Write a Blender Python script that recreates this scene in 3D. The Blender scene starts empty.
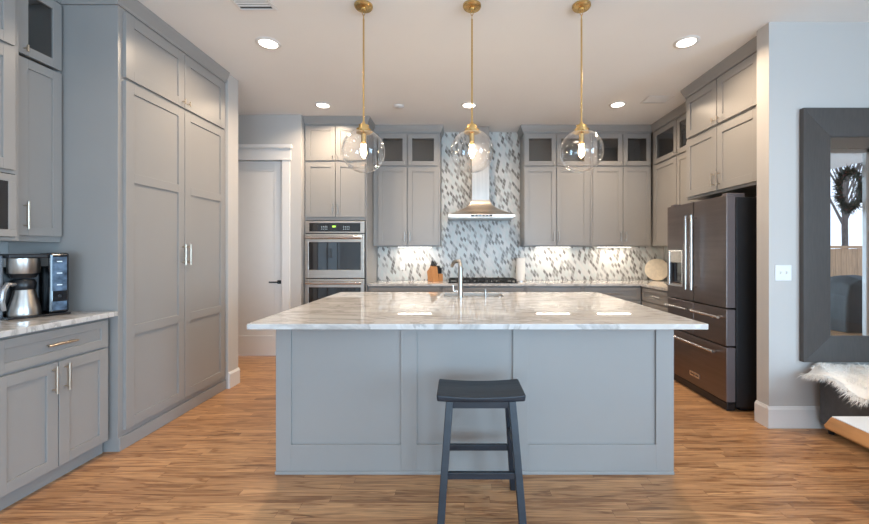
import bpy, bmesh, math, random
from mathutils import Vector, Matrix
PI = math.pi
random.seed(7)
SC = bpy.context.scene
COL = SC.collection

# ------------------------------------------------------------------ camera
cam = bpy.data.cameras.new('camera')
cam.sensor_width = 36.0
cam.lens = 36.0 * 390.0 / 869.0
cam.shift_x = -(458 - 434.5) / 869.0
cam.shift_y = -(262 - 252) / 869.0
cam.clip_start = 0.05
camo = bpy.data.objects.new('camera', cam)
camo.location = (0, 0, 1.32)
camo.rotation_euler = (PI / 2, 0, 0)
COL.objects.link(camo)
SC.camera = camo

# ------------------------------------------------------------------ world
w = bpy.data.worlds.new('world')
SC.world = w
w.use_nodes = True
nt = w.node_tree
bg = nt.nodes['Background']
tc = nt.nodes.new('ShaderNodeTexCoord')
sp = nt.nodes.new('ShaderNodeSeparateXYZ')
rp = nt.nodes.new('ShaderNodeValToRGB')
rp.color_ramp.elements[0].position = 0.0
rp.color_ramp.elements[0].color = (0.80, 0.88, 1.0, 1)
rp.color_ramp.elements[1].position = 0.6
rp.color_ramp.elements[1].color = (0.55, 0.72, 1.0, 1)
nt.links.new(tc.outputs['Generated'], sp.inputs[0])
nt.links.new(sp.outputs['Z'], rp.inputs[0])
nt.links.new(rp.outputs[0], bg.inputs[0])
bg.inputs[1].default_value = 1.9

# ------------------------------------------------------------------ lights
def area(name, loc, rot, sx, sy, power, color, spread=PI, disk=False):
    l = bpy.data.lights.new(name, 'AREA')
    l.shape = 'DISK' if disk else 'RECTANGLE'
    l.size = sx
    if not disk:
        l.size_y = sy
    l.energy = power
    l.color = color
    l.spread = spread
    o = bpy.data.objects.new(name, l)
    o.location = loc
    o.rotation_euler = rot
    COL.objects.link(o)
    return o

DAY = (0.47, 0.74, 1.0)
WARM = (1.0, 0.78, 0.56)
# rear-window daylight; the unseen right-hand window is added to light the cabinets
area('daylight_rear_window', (0.9, -4.72, 1.15), (PI / 2, 0, 0), 5.2, 1.9, 265, DAY)
area('added_living_window_light', (4.86, -1.9, 1.35), (PI / 2, 0, PI / 2), 2.6, 2.3, 350, DAY)
CAN_W = 17
ADDED_CAN_W = 8
CANS = [(-1.57, 3.23), (1.88, 3.21), (-1.59, 4.59), (0.13, 4.59), (1.87, 4.57),
        (-1.57, 1.55), (1.88, 1.55), (-1.3, -1.2), (1.6, -1.2), (5.0, 1.6)]  # first five are visible; the rest are unseen, added to light the room

SC.view_settings.view_transform = 'Standard'
SC.view_settings.look = 'None'
SC.view_settings.gamma = 1.0
SC.view_settings.exposure = 0.0
try:
    SC.cycles.use_denoising = True
    SC.cycles.max_bounces = 10
    SC.cycles.transparent_max_bounces = 16
    SC.cycles.caustics_reflective = False
    SC.cycles.caustics_refractive = False
    SC.cycles.sample_clamp_indirect = 6.0
except Exception:
    pass

# ------------------------------------------------------------------ materials
MATS = {}
def newmat(name):
    m = bpy.data.materials.new(name)
    m.use_nodes = True
    MATS[name] = m
    n = m.node_tree
    return m, n, n.nodes['Principled BSDF']

def N(n, t, **kw):
    x = n.nodes.new(t)
    for k, v in kw.items():
        setattr(x, k, v)
    return x

def simple(name, col, rough=0.5, metal=0.0, var=0.03, scale=6.0, bump=0.0, bscale=60, coat=0.0, stretch=(1, 1, 1), spec=None):
    """principled with slight procedural variation of tone and optional bump"""
    m, n, b = newmat(name)
    t = N(n, 'ShaderNodeTexCoord')
    mp = N(n, 'ShaderNodeMapping')
    mp.inputs['Scale'].default_value = stretch
    n.links.new(t.outputs['Object'], mp.inputs[0])
    nz = N(n, 'ShaderNodeTexNoise')
    nz.inputs['Scale'].default_value = scale
    nz.inputs['Detail'].default_value = 3
    n.links.new(mp.outputs[0], nz.inputs['Vector'])
    r = N(n, 'ShaderNodeValToRGB')
    r.color_ramp.elements[0].position = 0.3
    r.color_ramp.elements[1].position = 0.7
    r.color_ramp.elements[0].color = tuple(c * (1 - var) for c in col) + (1,)
    r.color_ramp.elements[1].color = tuple(min(1, c * (1 + var)) for c in col) + (1,)
    n.links.new(nz.outputs[0], r.inputs[0])
    n.links.new(r.outputs[0], b.inputs['Base Color'])
    b.inputs['Roughness'].default_value = rough
    b.inputs['Metallic'].default_value = metal
    if spec is not None:
        b.inputs['Specular IOR Level'].default_value = spec
    if coat:
        b.inputs['Coat Weight'].default_value = coat
        b.inputs['Coat Roughness'].default_value = 0.05
    if bump:
        nb = N(n, 'ShaderNodeTexNoise')
        nb.inputs['Scale'].default_value = bscale
        nb.inputs['Detail'].default_value = 4
        n.links.new(mp.outputs[0], nb.inputs['Vector'])
        bp = N(n, 'ShaderNodeBump')
        bp.inputs['Strength'].default_value = bump
        bp.inputs['Distance'].default_value = 0.01
        n.links.new(nb.outputs[0], bp.inputs['Height'])
        n.links.new(bp.outputs[0], b.inputs['Normal'])
    return m

def emit(name, col, strength):
    m, n, b = newmat(name)
    b.inputs['Base Color'].default_value = (*col, 1)
    b.inputs['Emission Color'].default_value = (*col, 1)
    b.inputs['Emission Strength'].default_value = strength
    return m

cab = simple('cabinet_paint', (0.320, 0.309, 0.298), 0.33, var=0.012, scale=3)
cab_in = simple('cabinet_inside', (0.22, 0.205, 0.19), 0.6, var=0.02)
wallm = simple('wall_paint', (0.55, 0.53, 0.51), 0.7, var=0.01, scale=2, bump=0.03, bscale=180)
ceilm = simple('ceiling_paint', (0.88, 0.875, 0.865), 0.85, var=0.01, scale=2)
trimm = simple('trim_paint', (0.79, 0.77, 0.75), 0.4, var=0.01)
steel = simple('brushed_steel', (0.60, 0.54, 0.48), 0.34, 1.0, var=0.08, scale=30, stretch=(0.05, 1, 1))
steel_v = simple('brushed_steel_vertical', (0.52, 0.49, 0.46), 0.32, 1.0, var=0.08, scale=40, stretch=(1, 1, 0.05))
fridgem = simple('black_stainless', (0.23, 0.195, 0.185), 0.36, 1.0, var=0.07, scale=40, stretch=(1, 0.04, 0.6))
fridge_side = simple('fridge_side', (0.17, 0.145, 0.15), 0.42, 0.2, var=0.03)
fridge_body = simple('fridge_black_body', (0.02, 0.021, 0.024), 0.45, var=0.05)
chrome = simple('polished_nickel', (0.72, 0.70, 0.68), 0.15, 1.0, var=0.02)
pull = simple('champagne_pull', (0.62, 0.53, 0.43), 0.28, 1.0, var=0.03)
nickel = simple('brushed_nickel', (0.50, 0.48, 0.46), 0.3, 1.0, var=0.03)
brass = simple('aged_brass', (0.66, 0.46, 0.20), 0.26, 1.0, var=0.06, scale=20)
blackm = simple('black_metal', (0.012, 0.012, 0.014), 0.35, var=0.1)
blackg = simple('black_gloss', (0.012, 0.013, 0.016), 0.06, var=0.1, coat=0.5)
iron = simple('cast_iron', (0.018, 0.018, 0.018), 0.6, var=0.2, bump=0.1)
plate = simple('outlet_plastic', (0.80, 0.80, 0.80), 0.4, var=0.01)
slotm = simple('slot_dark', (0.08, 0.08, 0.08), 0.6)
stoolm = simple('stool_paint', (0.013, 0.019, 0.028), 0.40, var=0.25, scale=14, bump=0.12, bscale=30, stretch=(0.2, 1, 1))
leather = simple('bench_leather', (0.07, 0.07, 0.074), 0.34, var=0.15, scale=20, bump=0.15, bscale=120)
furm = simple('fur', (0.90, 0.88, 0.85), 0.9, var=0.06, scale=30)
paper = simple('paper', (0.82, 0.80, 0.77), 0.9, var=0.02)
blockm = simple('knife_block_wood', (0.50, 0.23, 0.085), 0.45, var=0.12, scale=30, stretch=(1, 1, 0.1))
boardm = simple('cutting_board_wood', (0.74, 0.64, 0.50), 0.5, var=0.10, scale=22, stretch=(1, 1, 0.15))
tablew = simple('table_edge_wood', (0.50, 0.235, 0.085), 0.45, var=0.28, scale=18, stretch=(1, 0.12, 1), bump=0.1)
tabletop = simple('table_top_white', (0.78, 0.79, 0.80), 0.12, var=0.02)
grillm = simple('grill_cover_cloth', (0.06, 0.06, 0.06), 0.7, var=0.15, scale=8)
barkm = simple('bark', (0.12, 0.095, 0.08), 0.9, var=0.3, scale=12)
fencem = simple('fence_wood', (0.50, 0.31, 0.18), 0.85, var=0.25, scale=12, stretch=(6, 6, 0.3))
patiom = simple('patio_concrete', (0.40, 0.39, 0.37), 0.9, var=0.1)
leafm = simple('wreath_leaf', (0.055, 0.06, 0.04), 0.7, var=0.4, scale=30)
berrym = simple('wreath_berry', (0.22, 0.03, 0.025), 0.4)
canlit = emit('can_lens', (1.0, 0.93, 0.84), 9.0)
ledlit = emit('led_lens', (1.0, 0.93, 0.82), 9.0)
filament = emit('bulb_glow', (1.0, 0.74, 0.40), 26.0)
greenled = emit('display_green', (0.45, 0.9, 0.1), 1.2)
whiteled = emit('display_white', (0.6, 0.7, 0.75), 0.5)

def glassmat(name, tint, refl_rough=0.02, fmul=1.0, base=0.04, dark=None):
    """thin clear pane: transparent plus a fresnel gloss"""
    m = bpy.data.materials.new(name)
    m.use_nodes = True
    n = m.node_tree
    n.nodes.clear()
    out = N(n, 'ShaderNodeOutputMaterial')
    tr = N(n, 'ShaderNodeBsdfTransparent')
    tr.inputs[0].default_value = (*tint, 1)
    gl = N(n, 'ShaderNodeBsdfGlossy')
    gl.inputs['Roughness'].default_value = refl_rough
    gl.inputs[0].default_value = (1, 1, 1, 1)
    lw = N(n, 'ShaderNodeLayerWeight')
    lw.inputs[0].default_value = 0.5
    mr = N(n, 'ShaderNodeMath', operation='POWER')
    mr.inputs[1].default_value = 3.0
    n.links.new(lw.outputs['Facing'], mr.inputs[0])
    ma = N(n, 'ShaderNodeMath', operation='MULTIPLY_ADD')
    ma.inputs[1].default_value = fmul
    ma.inputs[2].default_value = base
    ma.use_clamp = True
    n.links.new(mr.outputs[0], ma.inputs[0])
    mx = N(n, 'ShaderNodeMixShader')
    n.links.new(ma.outputs[0], mx.inputs[0])
    n.links.new(tr.outputs[0], mx.inputs[1])
    n.links.new(gl.outputs[0], mx.inputs[2])
    n.links.new(mx.outputs[0], out.inputs[0])
    return m
globeglass = glassmat('globe_glass', (0.97, 0.97, 0.97), 0.03, 0.95, 0.06)
paneglass = glassmat('cabinet_pane', (0.80, 0.79, 0.78), 0.03, 0.7, 0.06)
windowglass = glassmat('window_glass', (0.98, 0.99, 1.0), 0.01, 0.5, 0.03)

m, n, b = newmat('mirror_silver')
b.inputs['Base Color'].default_value = (0.93, 0.94, 0.94, 1)
b.inputs['Metallic'].default_value = 1
b.inputs['Roughness'].default_value = 0.01
mirrorm = m

m, n, b = newmat('oven_glass')
b.inputs['Base Color'].default_value = (0.012, 0.014, 0.018, 1)
b.inputs['Roughness'].default_value = 0.04
b.inputs['Specular IOR Level'].default_value = 1.0
ovenglass = m

# dark frame wood
def woodframe():
    m, n, b = newmat('mirror_frame_wood')
    t = N(n, 'ShaderNodeTexCoord')
    mp = N(n, 'ShaderNodeMapping')
    mp.inputs['Scale'].default_value = (30, 30, 3)
    nz = N(n, 'ShaderNodeTexNoise')
    nz.inputs['Scale'].default_value = 3
    nz.inputs['Detail'].default_value = 6
    r = N(n, 'ShaderNodeValToRGB')
    r.color_ramp.elements[0].color = (0.045, 0.040, 0.038, 1)
    r.color_ramp.elements[1].color = (0.080, 0.070, 0.064, 1)
    n.links.new(t.outputs['Object'], mp.inputs[0])
    n.links.new(mp.outputs[0], nz.inputs['Vector'])
    n.links.new(nz.outputs[0], r.inputs[0])
    n.links.new(r.outputs[0], b.inputs['Base Color'])
    b.inputs['Roughness'].default_value = 0.38
    return m
framewood = woodframe()

# hardwood floor: boards along X
def floormat():
    m, n, b = newmat('oak_floor')
    L = n.links.new
    t = N(n, 'ShaderNodeTexCoord')
    sx = N(n, 'ShaderNodeSeparateXYZ')
    L(t.outputs['Object'], sx.inputs[0])
    W, LEN = 0.057, 0.85
    def M(op, a, bb=None, c=None):
        x = N(n, 'ShaderNodeMath', operation=op)
        for i, v in enumerate((a, bb, c)):
            if v is None:
                continue
            if isinstance(v, (int, float)):
                x.inputs[i].default_value = v
            else:
                L(v, x.inputs[i])
        return x.outputs[0]
    row = M('FLOOR', M('DIVIDE', sx.outputs['Y'], W))
    wn = N(n, 'ShaderNodeTexWhiteNoise', noise_dimensions='1D')
    L(row, wn.inputs['W'])
    xo = M('ADD', M('DIVIDE', sx.outputs['X'], LEN), M('MULTIPLY', wn.outputs['Value'], 7.3))
    colm = M('FLOOR', xo)
    cid = N(n, 'ShaderNodeCombineXYZ')
    L(row, cid.inputs[0]); L(colm, cid.inputs[1])
    wn2 = N(n, 'ShaderNodeTexWhiteNoise', noise_dimensions='3D')
    L(cid.outputs[0], wn2.inputs['Vector'])
    # per-board shifted coords
    off = N(n, 'ShaderNodeVectorMath', operation='SCALE')
    L(wn2.outputs['Color'], off.inputs[0]); off.inputs['Scale'].default_value = 20
    add = N(n, 'ShaderNodeVectorMath', operation='ADD')
    L(t.outputs['Object'], add.inputs[0]); L(off.outputs[0], add.inputs[1])
    mp = N(n, 'ShaderNodeMapping'); mp.inputs['Scale'].default_value = (0.9, 13, 1)
    L(add.outputs[0], mp.inputs[0])
    g1 = N(n, 'ShaderNodeTexNoise'); g1.inputs['Scale'].default_value = 1.3; g1.inputs['Detail'].default_value = 5; g1.inputs['Distortion'].default_value = 0.8
    L(mp.outputs[0], g1.inputs['Vector'])
    # cathedral grain: contour lines of a smooth noise
    rings = M('ABSOLUTE', M('SUBTRACT', M('FRACT', M('MULTIPLY', g1.outputs[0], 5.0)), 0.5))
    ringm = N(n, 'ShaderNodeMapRange')
    ringm.inputs['From Min'].default_value = 0.0; ringm.inputs['From Max'].default_value = 0.22
    ringm.inputs['To Min'].default_value = 1.0; ringm.inputs['To Max'].default_value = 0.0
    L(rings, ringm.inputs[0])
    mp2 = N(n, 'ShaderNodeMapping'); mp2.inputs['Scale'].default_value = (6, 160, 1)
    L(add.outputs[0], mp2.inputs[0])
    g2 = N(n, 'ShaderNodeTexNoise'); g2.inputs['Scale'].default_value = 1.0; g2.inputs['Detail'].default_value = 4
    L(mp2.outputs[0], g2.inputs['Vector'])
    # base per-board tone
    r = N(n, 'ShaderNodeValToRGB')
    e = r.color_ramp.elements
    e[0].position = 0.0; e[0].color = (0.36, 0.185, 0.085, 1)
    e[1].position = 1.0; e[1].color = (0.78, 0.46, 0.23, 1)
    x = e.new(0.35); x.color = (0.50, 0.265, 0.125, 1)
    x = e.new(0.7); x.color = (0.64, 0.355, 0.17, 1)
    tone = M('ADD', M('MULTIPLY', wn2.outputs['Value'], 0.42), M('MULTIPLY', g1.outputs[0], 0.50))
    L(tone, r.inputs[0])
    mx = N(n, 'ShaderNodeMix', data_type='RGBA', blend_type='MULTIPLY')
    L(M('MULTIPLY', ringm.outputs[0], M('MULTIPLY', g2.outputs[0], 1.5)), mx.inputs['Factor'])
    L(r.outputs[0], mx.inputs['A'])
    mx.inputs['B'].default_value = (0.42, 0.31, 0.24, 1)
    # fine pores
    po = N(n, 'ShaderNodeMapRange')
    po.inputs['From Min'].default_value = 0.35; po.inputs['From Max'].default_value = 0.62
    po.inputs['To Min'].default_value = 0.66; po.inputs['To Max'].default_value = 1.08
    L(g2.outputs[0], po.inputs[0])
    mx2 = N(n, 'ShaderNodeMix', data_type='RGBA', blend_type='MULTIPLY')
    mx2.inputs['Factor'].default_value = 0.8
    L(mx.outputs['Result'], mx2.inputs['A'])
    cb = N(n, 'ShaderNodeCombineColor')
    for i in range(3): L(po.outputs[0], cb.inputs[i])
    L(cb.outputs[0], mx2.inputs['B'])
    # dark mineral streaks
    mp3 = N(n, 'ShaderNodeMapping'); mp3.inputs['Scale'].default_value = (2.6, 18, 1)
    L(add.outputs[0], mp3.inputs[0])
    g3 = N(n, 'ShaderNodeTexNoise'); g3.inputs['Scale'].default_value = 1.0; g3.inputs['Detail'].default_value = 3
    L(mp3.outputs[0], g3.inputs['Vector'])
    st = N(n, 'ShaderNodeMapRange')
    st.inputs['From Min'].default_value = 0.57; st.inputs['From Max'].default_value = 0.68
    L(g3.outputs[0], st.inputs[0])
    mx3 = N(n, 'ShaderNodeMix', data_type='RGBA', blend_type='MULTIPLY')
    L(M('MULTIPLY', st.outputs[0], 0.55), mx3.inputs['Factor'])
    L(mx2.outputs['Result'], mx3.inputs['A']); mx3.inputs['B'].default_value = (0.35, 0.30, 0.28, 1)
    # joints
    fy = M('FRACT', M('DIVIDE', sx.outputs['Y'], W))
    jy = M('LESS_THAN', M('MINIMUM', fy, M('SUBTRACT', 1.0, fy)), 0.013)
    fx = M('FRACT', xo)
    jx = M('LESS_THAN', M('MINIMUM', fx, M('SUBTRACT', 1.0, fx)), 0.0012)
    j = M('MAXIMUM', jy, jx)
    mx4 = N(n, 'ShaderNodeMix', data_type='RGBA', blend_type='MULTIPLY')
    L(M('MULTIPLY', j, 0.6), mx4.inputs['Factor'])
    L(mx3.outputs['Result'], mx4.inputs['A']); mx4.inputs['B'].default_value = (0.25, 0.18, 0.14, 1)
    L(mx4.outputs['Result'], b.inputs['Base Color'])
    rr = M('ADD', 0.27, M('MULTIPLY', g2.outputs[0], 0.16))
    L(rr, b.inputs['Roughness'])
    bp = N(n, 'ShaderNodeBump'); bp.inputs['Strength'].default_value = 0.15; bp.inputs['Distance'].default_value = 0.002
    L(M('SUBTRACT', g2.outputs[0], j), bp.inputs['Height'])
    L(bp.outputs[0], b.inputs['Normal'])
    return m
floorm = floormat()

def marble():
    m, n, b = newmat('white_marble')
    L = n.links.new
    t = N(n, 'ShaderNodeTexCoord')
    mp = N(n, 'ShaderNodeMapping')
    mp.inputs['Rotation'].default_value = (0, 0, 0.25)
    mp.inputs['Scale'].default_value = (0.75, 2.4, 1)
    L(t.outputs['Object'], mp.inputs[0])
    nz = N(n, 'ShaderNodeTexNoise'); nz.inputs['Scale'].default_value = 2.2; nz.inputs['Detail'].default_value = 8; nz.inputs['Distortion'].default_value = 0.7; nz.inputs['Roughness'].default_value = 0.62
    L(mp.outputs[0], nz.inputs['Vector'])
    r = N(n, 'ShaderNodeValToRGB')
    e = r.color_ramp.elements
    base = (0.69, 0.68, 0.665, 1)
    e[0].position = 0.30; e[0].color = base
    e[1].position = 0.74; e[1].color = base
    x = e.new(0.44); x.color = (0.64, 0.625, 0.61, 1)
    x = e.new(0.495); x.color = (0.42, 0.405, 0.39, 1)
    x = e.new(0.52); x.color = (0.64, 0.625, 0.61, 1)
    x = e.new(0.60); x.color = (0.58, 0.56, 0.54, 1)
    x = e.new(0.64); x.color = base
    L(nz.outputs[0], r.inputs[0])
    L(r.outputs[0], b.inputs['Base Color'])
    b.inputs['Roughness'].default_value = 0.02
    return m
marblem = marble()

def tilemat():
    m, n, b = newmat('diamond_mosaic_tile')
    L = n.links.new
    def M(op, a, bb=None):
        x = N(n, 'ShaderNodeMath', operation=op)
        for i, v in enumerate((a, bb)):
            if v is None: continue
            if isinstance(v, (int, float)): x.inputs[i].default_value = v
            else: L(v, x.inputs[i])
        return x.outputs[0]
    t = N(n, 'ShaderNodeTexCoord')
    s = N(n, 'ShaderNodeSeparateXYZ')
    L(t.outputs['Object'], s.inputs[0])
    # object X along the wall, Z up; leaning to the left going up
    u = M('ADD', M('ADD', s.outputs['X'], s.outputs['Y']), M('MULTIPLY', s.outputs['Z'], 0.30))
    w_, h_ = 0.046, 0.094
    a = M('ADD', M('DIVIDE', u, w_), M('DIVIDE', s.outputs['Z'], h_))
    c = M('SUBTRACT', M('DIVIDE', u, w_), M('DIVIDE', s.outputs['Z'], h_))
    ia, ic = M('FLOOR', a), M('FLOOR', c)
    cid = N(n, 'ShaderNodeCombineXYZ'); L(ia, cid.inputs[0]); L(ic, cid.inputs[1])
    wn = N(n, 'ShaderNodeTexWhiteNoise', noise_dimensions='3D'); L(cid.outputs[0], wn.inputs['Vector'])
    r = N(n, 'ShaderNodeValToRGB')
    r.color_ramp.interpolation = 'CONSTANT'
    e = r.color_ramp.elements
    e[0].position = 0; e[0].color = (0.19, 0.18, 0.165, 1)
    e[1].position = 0.16; e[1].color = (0.29, 0.28, 0.26, 1)
    x = e.new(0.31); x.color = (0.42, 0.41, 0.39, 1)
    x = e.new(0.40); x.color = (0.64, 0.67, 0.65, 1)
    x = e.new(0.62); x.color = (0.70, 0.685, 0.66, 1)
    x = e.new(0.85); x.color = (0.62, 0.62, 0.60, 1)
    L(wn.outputs['Value'], r.inputs[0])
    fa, fc = M('FRACT', a), M('FRACT', c)
    ed = M('MINIMUM', M('MINIMUM', fa, M('SUBTRACT', 1.0, fa)), M('MINIMUM', fc, M('SUBTRACT', 1.0, fc)))
    g = M('LESS_THAN', ed, 0.06)
    mx = N(n, 'ShaderNodeMix', data_type='RGBA')
    L(g, mx.inputs['Factor']); L(r.outputs[0], mx.inputs['A']); mx.inputs['B'].default_value = (0.66, 0.65, 0.63, 1)
    L(mx.outputs['Result'], b.inputs['Base Color'])
    b.inputs['Roughness'].default_value = 0.28
    bp = N(n, 'ShaderNodeBump'); bp.inputs['Strength'].default_value = 0.3; bp.inputs['Distance'].default_value = 0.002
    L(M('SUBTRACT', 1.0, g), bp.inputs['Height']); L(bp.outputs[0], b.inputs['Normal'])
    return m
tilem = tilemat()

# ------------------------------------------------------------------ mesh helpers
class MB:
    """collects shapes in one bmesh and links them as ONE object"""
    def __init__(s):
        s.bm = bmesh.new()
    def box(s, x0, x1, y0, y1, z0, z1, mat=None):
        v = [s.bm.verts.new(p) for p in ((x0, y0, z0), (x1, y0, z0), (x1, y1, z0), (x0, y1, z0),
                                         (x0, y0, z1), (x1, y0, z1), (x1, y1, z1), (x0, y1, z1))]
        for f in ((3, 2, 1, 0), (4, 5, 6, 7), (0, 1, 5, 4), (1, 2, 6, 5), (2, 3, 7, 6), (3, 0, 4, 7)):
            s.bm.faces.new([v[i] for i in f])
        return s
    def hexa(s, bot, top):
        v = [s.bm.verts.new(p) for p in list(bot) + list(top)]
        for f in ((3, 2, 1, 0), (4, 5, 6, 7), (0, 1, 5, 4), (1, 2, 6, 5), (2, 3, 7, 6), (3, 0, 4, 7)):
            s.bm.faces.new([v[i] for i in f])
        return s
    def prism(s, pts, axis, a0, a1):
        """extrude a 2D outline along an axis: pts are the other two coordinates in order"""
        def P(p, a):
            return {'x': (a, p[0], p[1]), 'y': (p[0], a, p[1]), 'z': (p[0], p[1], a)}[axis]
        A = [s.bm.verts.new(P(p, a0)) for p in pts]
        B = [s.bm.verts.new(P(p, a1)) for p in pts]
        k = len(pts)
        s.bm.faces.new(A[::-1]); s.bm.faces.new(B)
        for i in range(k):
            s.bm.faces.new([A[i], A[(i + 1) % k], B[(i + 1) % k], B[i]])
        return s
    def lathe(s, prof, cx=0, cy=0, seg=32, closed=False):
        """prof: list of (r, z)"""
        rings = []
        for r, z in prof:
            if r < 1e-6:
                rings.append([s.bm.verts.new((cx, cy, z))])
            else:
                rings.append([s.bm.verts.new((cx + r * math.cos(2 * PI * i / seg), cy + r * math.sin(2 * PI * i / seg), z)) for i in range(seg)])
        for a, b_ in zip(rings[:-1], rings[1:]):
            for i in range(seg):
                j = (i + 1) % seg
                if len(a) == 1 and len(b_) == 1:
                    continue
                if len(a) == 1:
                    s.bm.faces.new([a[0], b_[j], b_[i]])
                elif len(b_) == 1:
                    s.bm.faces.new([a[i], a[j], b_[0]])
                else:
                    s.bm.faces.new([a[i], a[j], b_[j], b_[i]])
        return s
    def cyl(s, p0, p1, r0, r1=None, seg=20):
        r1 = r0 if r1 is None else r1
        return s.tube([p0, p1], [r0, r1], seg)
    def tube(s, pts, r, seg=12, cap=True):
        pts = [Vector(p) for p in pts]
        if not isinstance(r, (list, tuple)):
            r = [r] * len(pts)
        rings = []
        up = None
        for i, p in enumerate(pts):
            d = (pts[min(i + 1, len(pts) - 1)] - pts[max(i - 1, 0)]).normalized()
            if up is None:
                up = d.orthogonal().normalized()
            else:
                up = (up - d * up.dot(d)).normalized()
            sd = d.cross(up)
            rings.append([s.bm.verts.new(p + (up * math.cos(2 * PI * k / seg) + sd * math.sin(2 * PI * k / seg)) * r[i]) for k in range(seg)])
        for a, b_ in zip(rings[:-1], rings[1:]):
            for k in range(seg):
                j = (k + 1) % seg
                s.bm.faces.new([a[k], b_[k], b_[j], a[j]])
        if cap:
            s.bm.faces.new(rings[0]); s.bm.faces.new(rings[-1][::-1])
        return s
    def build(s, name, mat, parent=None, bevel=0.0, smooth=False, loc=None, rot=None, seg=2):
        bmesh.ops.recalc_face_normals(s.bm, faces=s.bm.faces)
        me = bpy.data.meshes.new(name)
        s.bm.to_mesh(me); s.bm.free()
        me.materials.append(mat)
        o = bpy.data.objects.new(name, me)
        COL.objects.link(o)
        if smooth:
            for p in me.polygons:
                p.use_smooth = True
            if smooth != 'all':
                me.set_sharp_from_angle(angle=math.radians(38))
        if bevel:
            md = o.modifiers.new('bevel', 'BEVEL')
            md.width = bevel; md.segments = seg; md.limit_method = 'ANGLE'; md.angle_limit = math.radians(40)
        if parent:
            o.parent = parent
        if loc: o.location = loc
        if rot: o.rotation_euler = rot
        return o

def tag(o, label, cat, group=None):
    o['label'] = label
    o['category'] = cat
    if group: o['group'] = group
    return o

def thing(name, label, cat, loc=(0, 0, 0), rot=(0, 0, 0), group=None):
    o = bpy.data.objects.new(name, None)
    o.empty_display_size = 0.1
    COL.objects.link(o)
    o.location = loc
    o.rotation_euler = rot if isinstance(rot, tuple) else (0, 0, rot)
    return tag(o, label, cat, group)

def struct(o):
    o['kind'] = 'structure'
    return o

def kids(o):
    return [c for c in bpy.data.objects if c.parent == o]

def copy_tree(o, parent=None):
    c = o.copy()
    COL.objects.link(c)
    c.parent = parent
    for ch in kids(o):
        copy_tree(ch, c)
    return c

# ------------------------------------------------------------------ room shell
H = 3.05
XL, XR = -2.97, 2.99          # kitchen side walls
YB = 5.65                     # back wall
struct(MB().box(-4.6, 7.8, -4.9, 6.0, -0.12, 0).build('floor', floorm))
struct(MB().box(-4.6, 7.8, -4.9, 6.0, H, H + 0.12).build('ceiling', ceilm))
struct(MB().box(-2.2, 3.2, YB, YB + 0.15, 0, H).build('wall_back', wallm))
struct(MB().box(XL - 0.12, XL, -4.7, 3.76, 0, H).build('wall_left', wallm))
# pantry end stub
struct(MB().box(XL - 0.12, -2.22, 3.765, 3.94, 0, H).build('wall_pantry_end', wallm))
# door wall
DW = 4.91
dx0, dx1 = -3.03, -2.212
struct(MB().box(-4.6, dx0 - 0.01, DW, DW + 0.12, 0, H).box(dx1 + 0.01, -1.975, DW, DW + 0.12, 0, H)
       .box(dx0 - 0.01, dx1 + 0.01, DW, DW + 0.12, 2.475, H).box(-1.99, -1.975, DW + 0.12, YB, 0, H).build('wall_hall', wallm))
struct(MB().box(-4.6, -4.45, 3.5, 6.0, 0, H).build('wall_hall_end', wallm))
struct(MB().box(-4.6, XL - 0.12, 3.42, 3.54, 0, H).build('wall_hall_front', wallm))
struct(MB().box(XR, XR + 0.15, 3.055, YB, 0, H).build('wall_right', wallm))
struct(MB().box(2.34, 7.7, 2.935, 3.055, 0, H).build('wall_mirror', wallm))
# living room shell behind the camera, with a rear window and an added right-hand one
struct(MB().box(-3.1, -1.8, -4.62, -4.5, 0, H).box(3.6, 4.75, -4.62, -4.5, 0, H).box(-1.8, 3.6, -4.62, -4.5, 0, 0.15)
       .box(-1.8, 3.6, -4.62, -4.5, 2.15, H).build('wall_rear', wallm))
struct(MB().box(4.6, 4.75, -4.5, -3.2, 0, H).box(4.6, 4.75, -0.6, -0.0205, 0, H).box(4.6, 4.75, -3.2, -0.6, 0, 0.2).box(4.6, 4.75, -3.2, -0.6, 2.5, H).build('wall_living', wallm))
wf = MB()
for y in (-3.2, -1.93, -0.66):
    wf.box(4.63, 4.69, y, y + 0.06, 0.2, 2.5)
wf.box(4.63, 4.69, -3.14, -0.66, 0.2, 0.26).box(4.63, 4.69, -3.14, -0.66, 2.44, 2.5)
struct(wf.build('added_window_2', trimm))  # unseen window, added to bring light onto the left cabinets
struct(MB().box(7.4, 7.55, 0.1, 2.935, 0, H).build('wall_far_right', wallm))
struct(MB().box(4.6, 5.12, -0.02, 0.10, 0, H).box(7.05, 7.55, -0.02, 0.10, 0, H).box(5.12, 7.05, -0.02, 0.10, 2.85, H).build('wall_patio', wallm))
# rear window frames
wf = MB()
for x in (-1.8, 0.0 - 0.04, 1.8 - 0.04, 3.55):
    wf.box(x, x + 0.07, -4.60, -4.52, 0.15, 2.15)
wf.box(-1.73, 3.55, -4.60, -4.52, 0.15, 0.21).box(-1.73, 3.55, -4.60, -4.52, 2.09, 2.15)
struct(wf.build('window_1', trimm))
# patio glass door (seen in the mirror)
pf = MB()
for x in (5.12, 5.43, 6.05, 6.98):
    pf.box(x, x + 0.07, 0.0, 0.06, 0.0, 2.85)
pf.box(5.19, 6.98, 0.0, 0.06, 0.0, 0.05).box(5.19, 6.98, 0.0, 0.06, 2.79, 2.85)
pd = struct(pf.build('door_2', trimm))
MB().box(5.19, 5.43, 0.028, 0.032, 0.05, 2.79).box(5.50, 6.05, 0.028, 0.032, 0.05, 2.79).box(6.12, 6.98, 0.028, 0.032, 0.05, 2.79).build('glass_pane', windowglass, pd)

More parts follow.
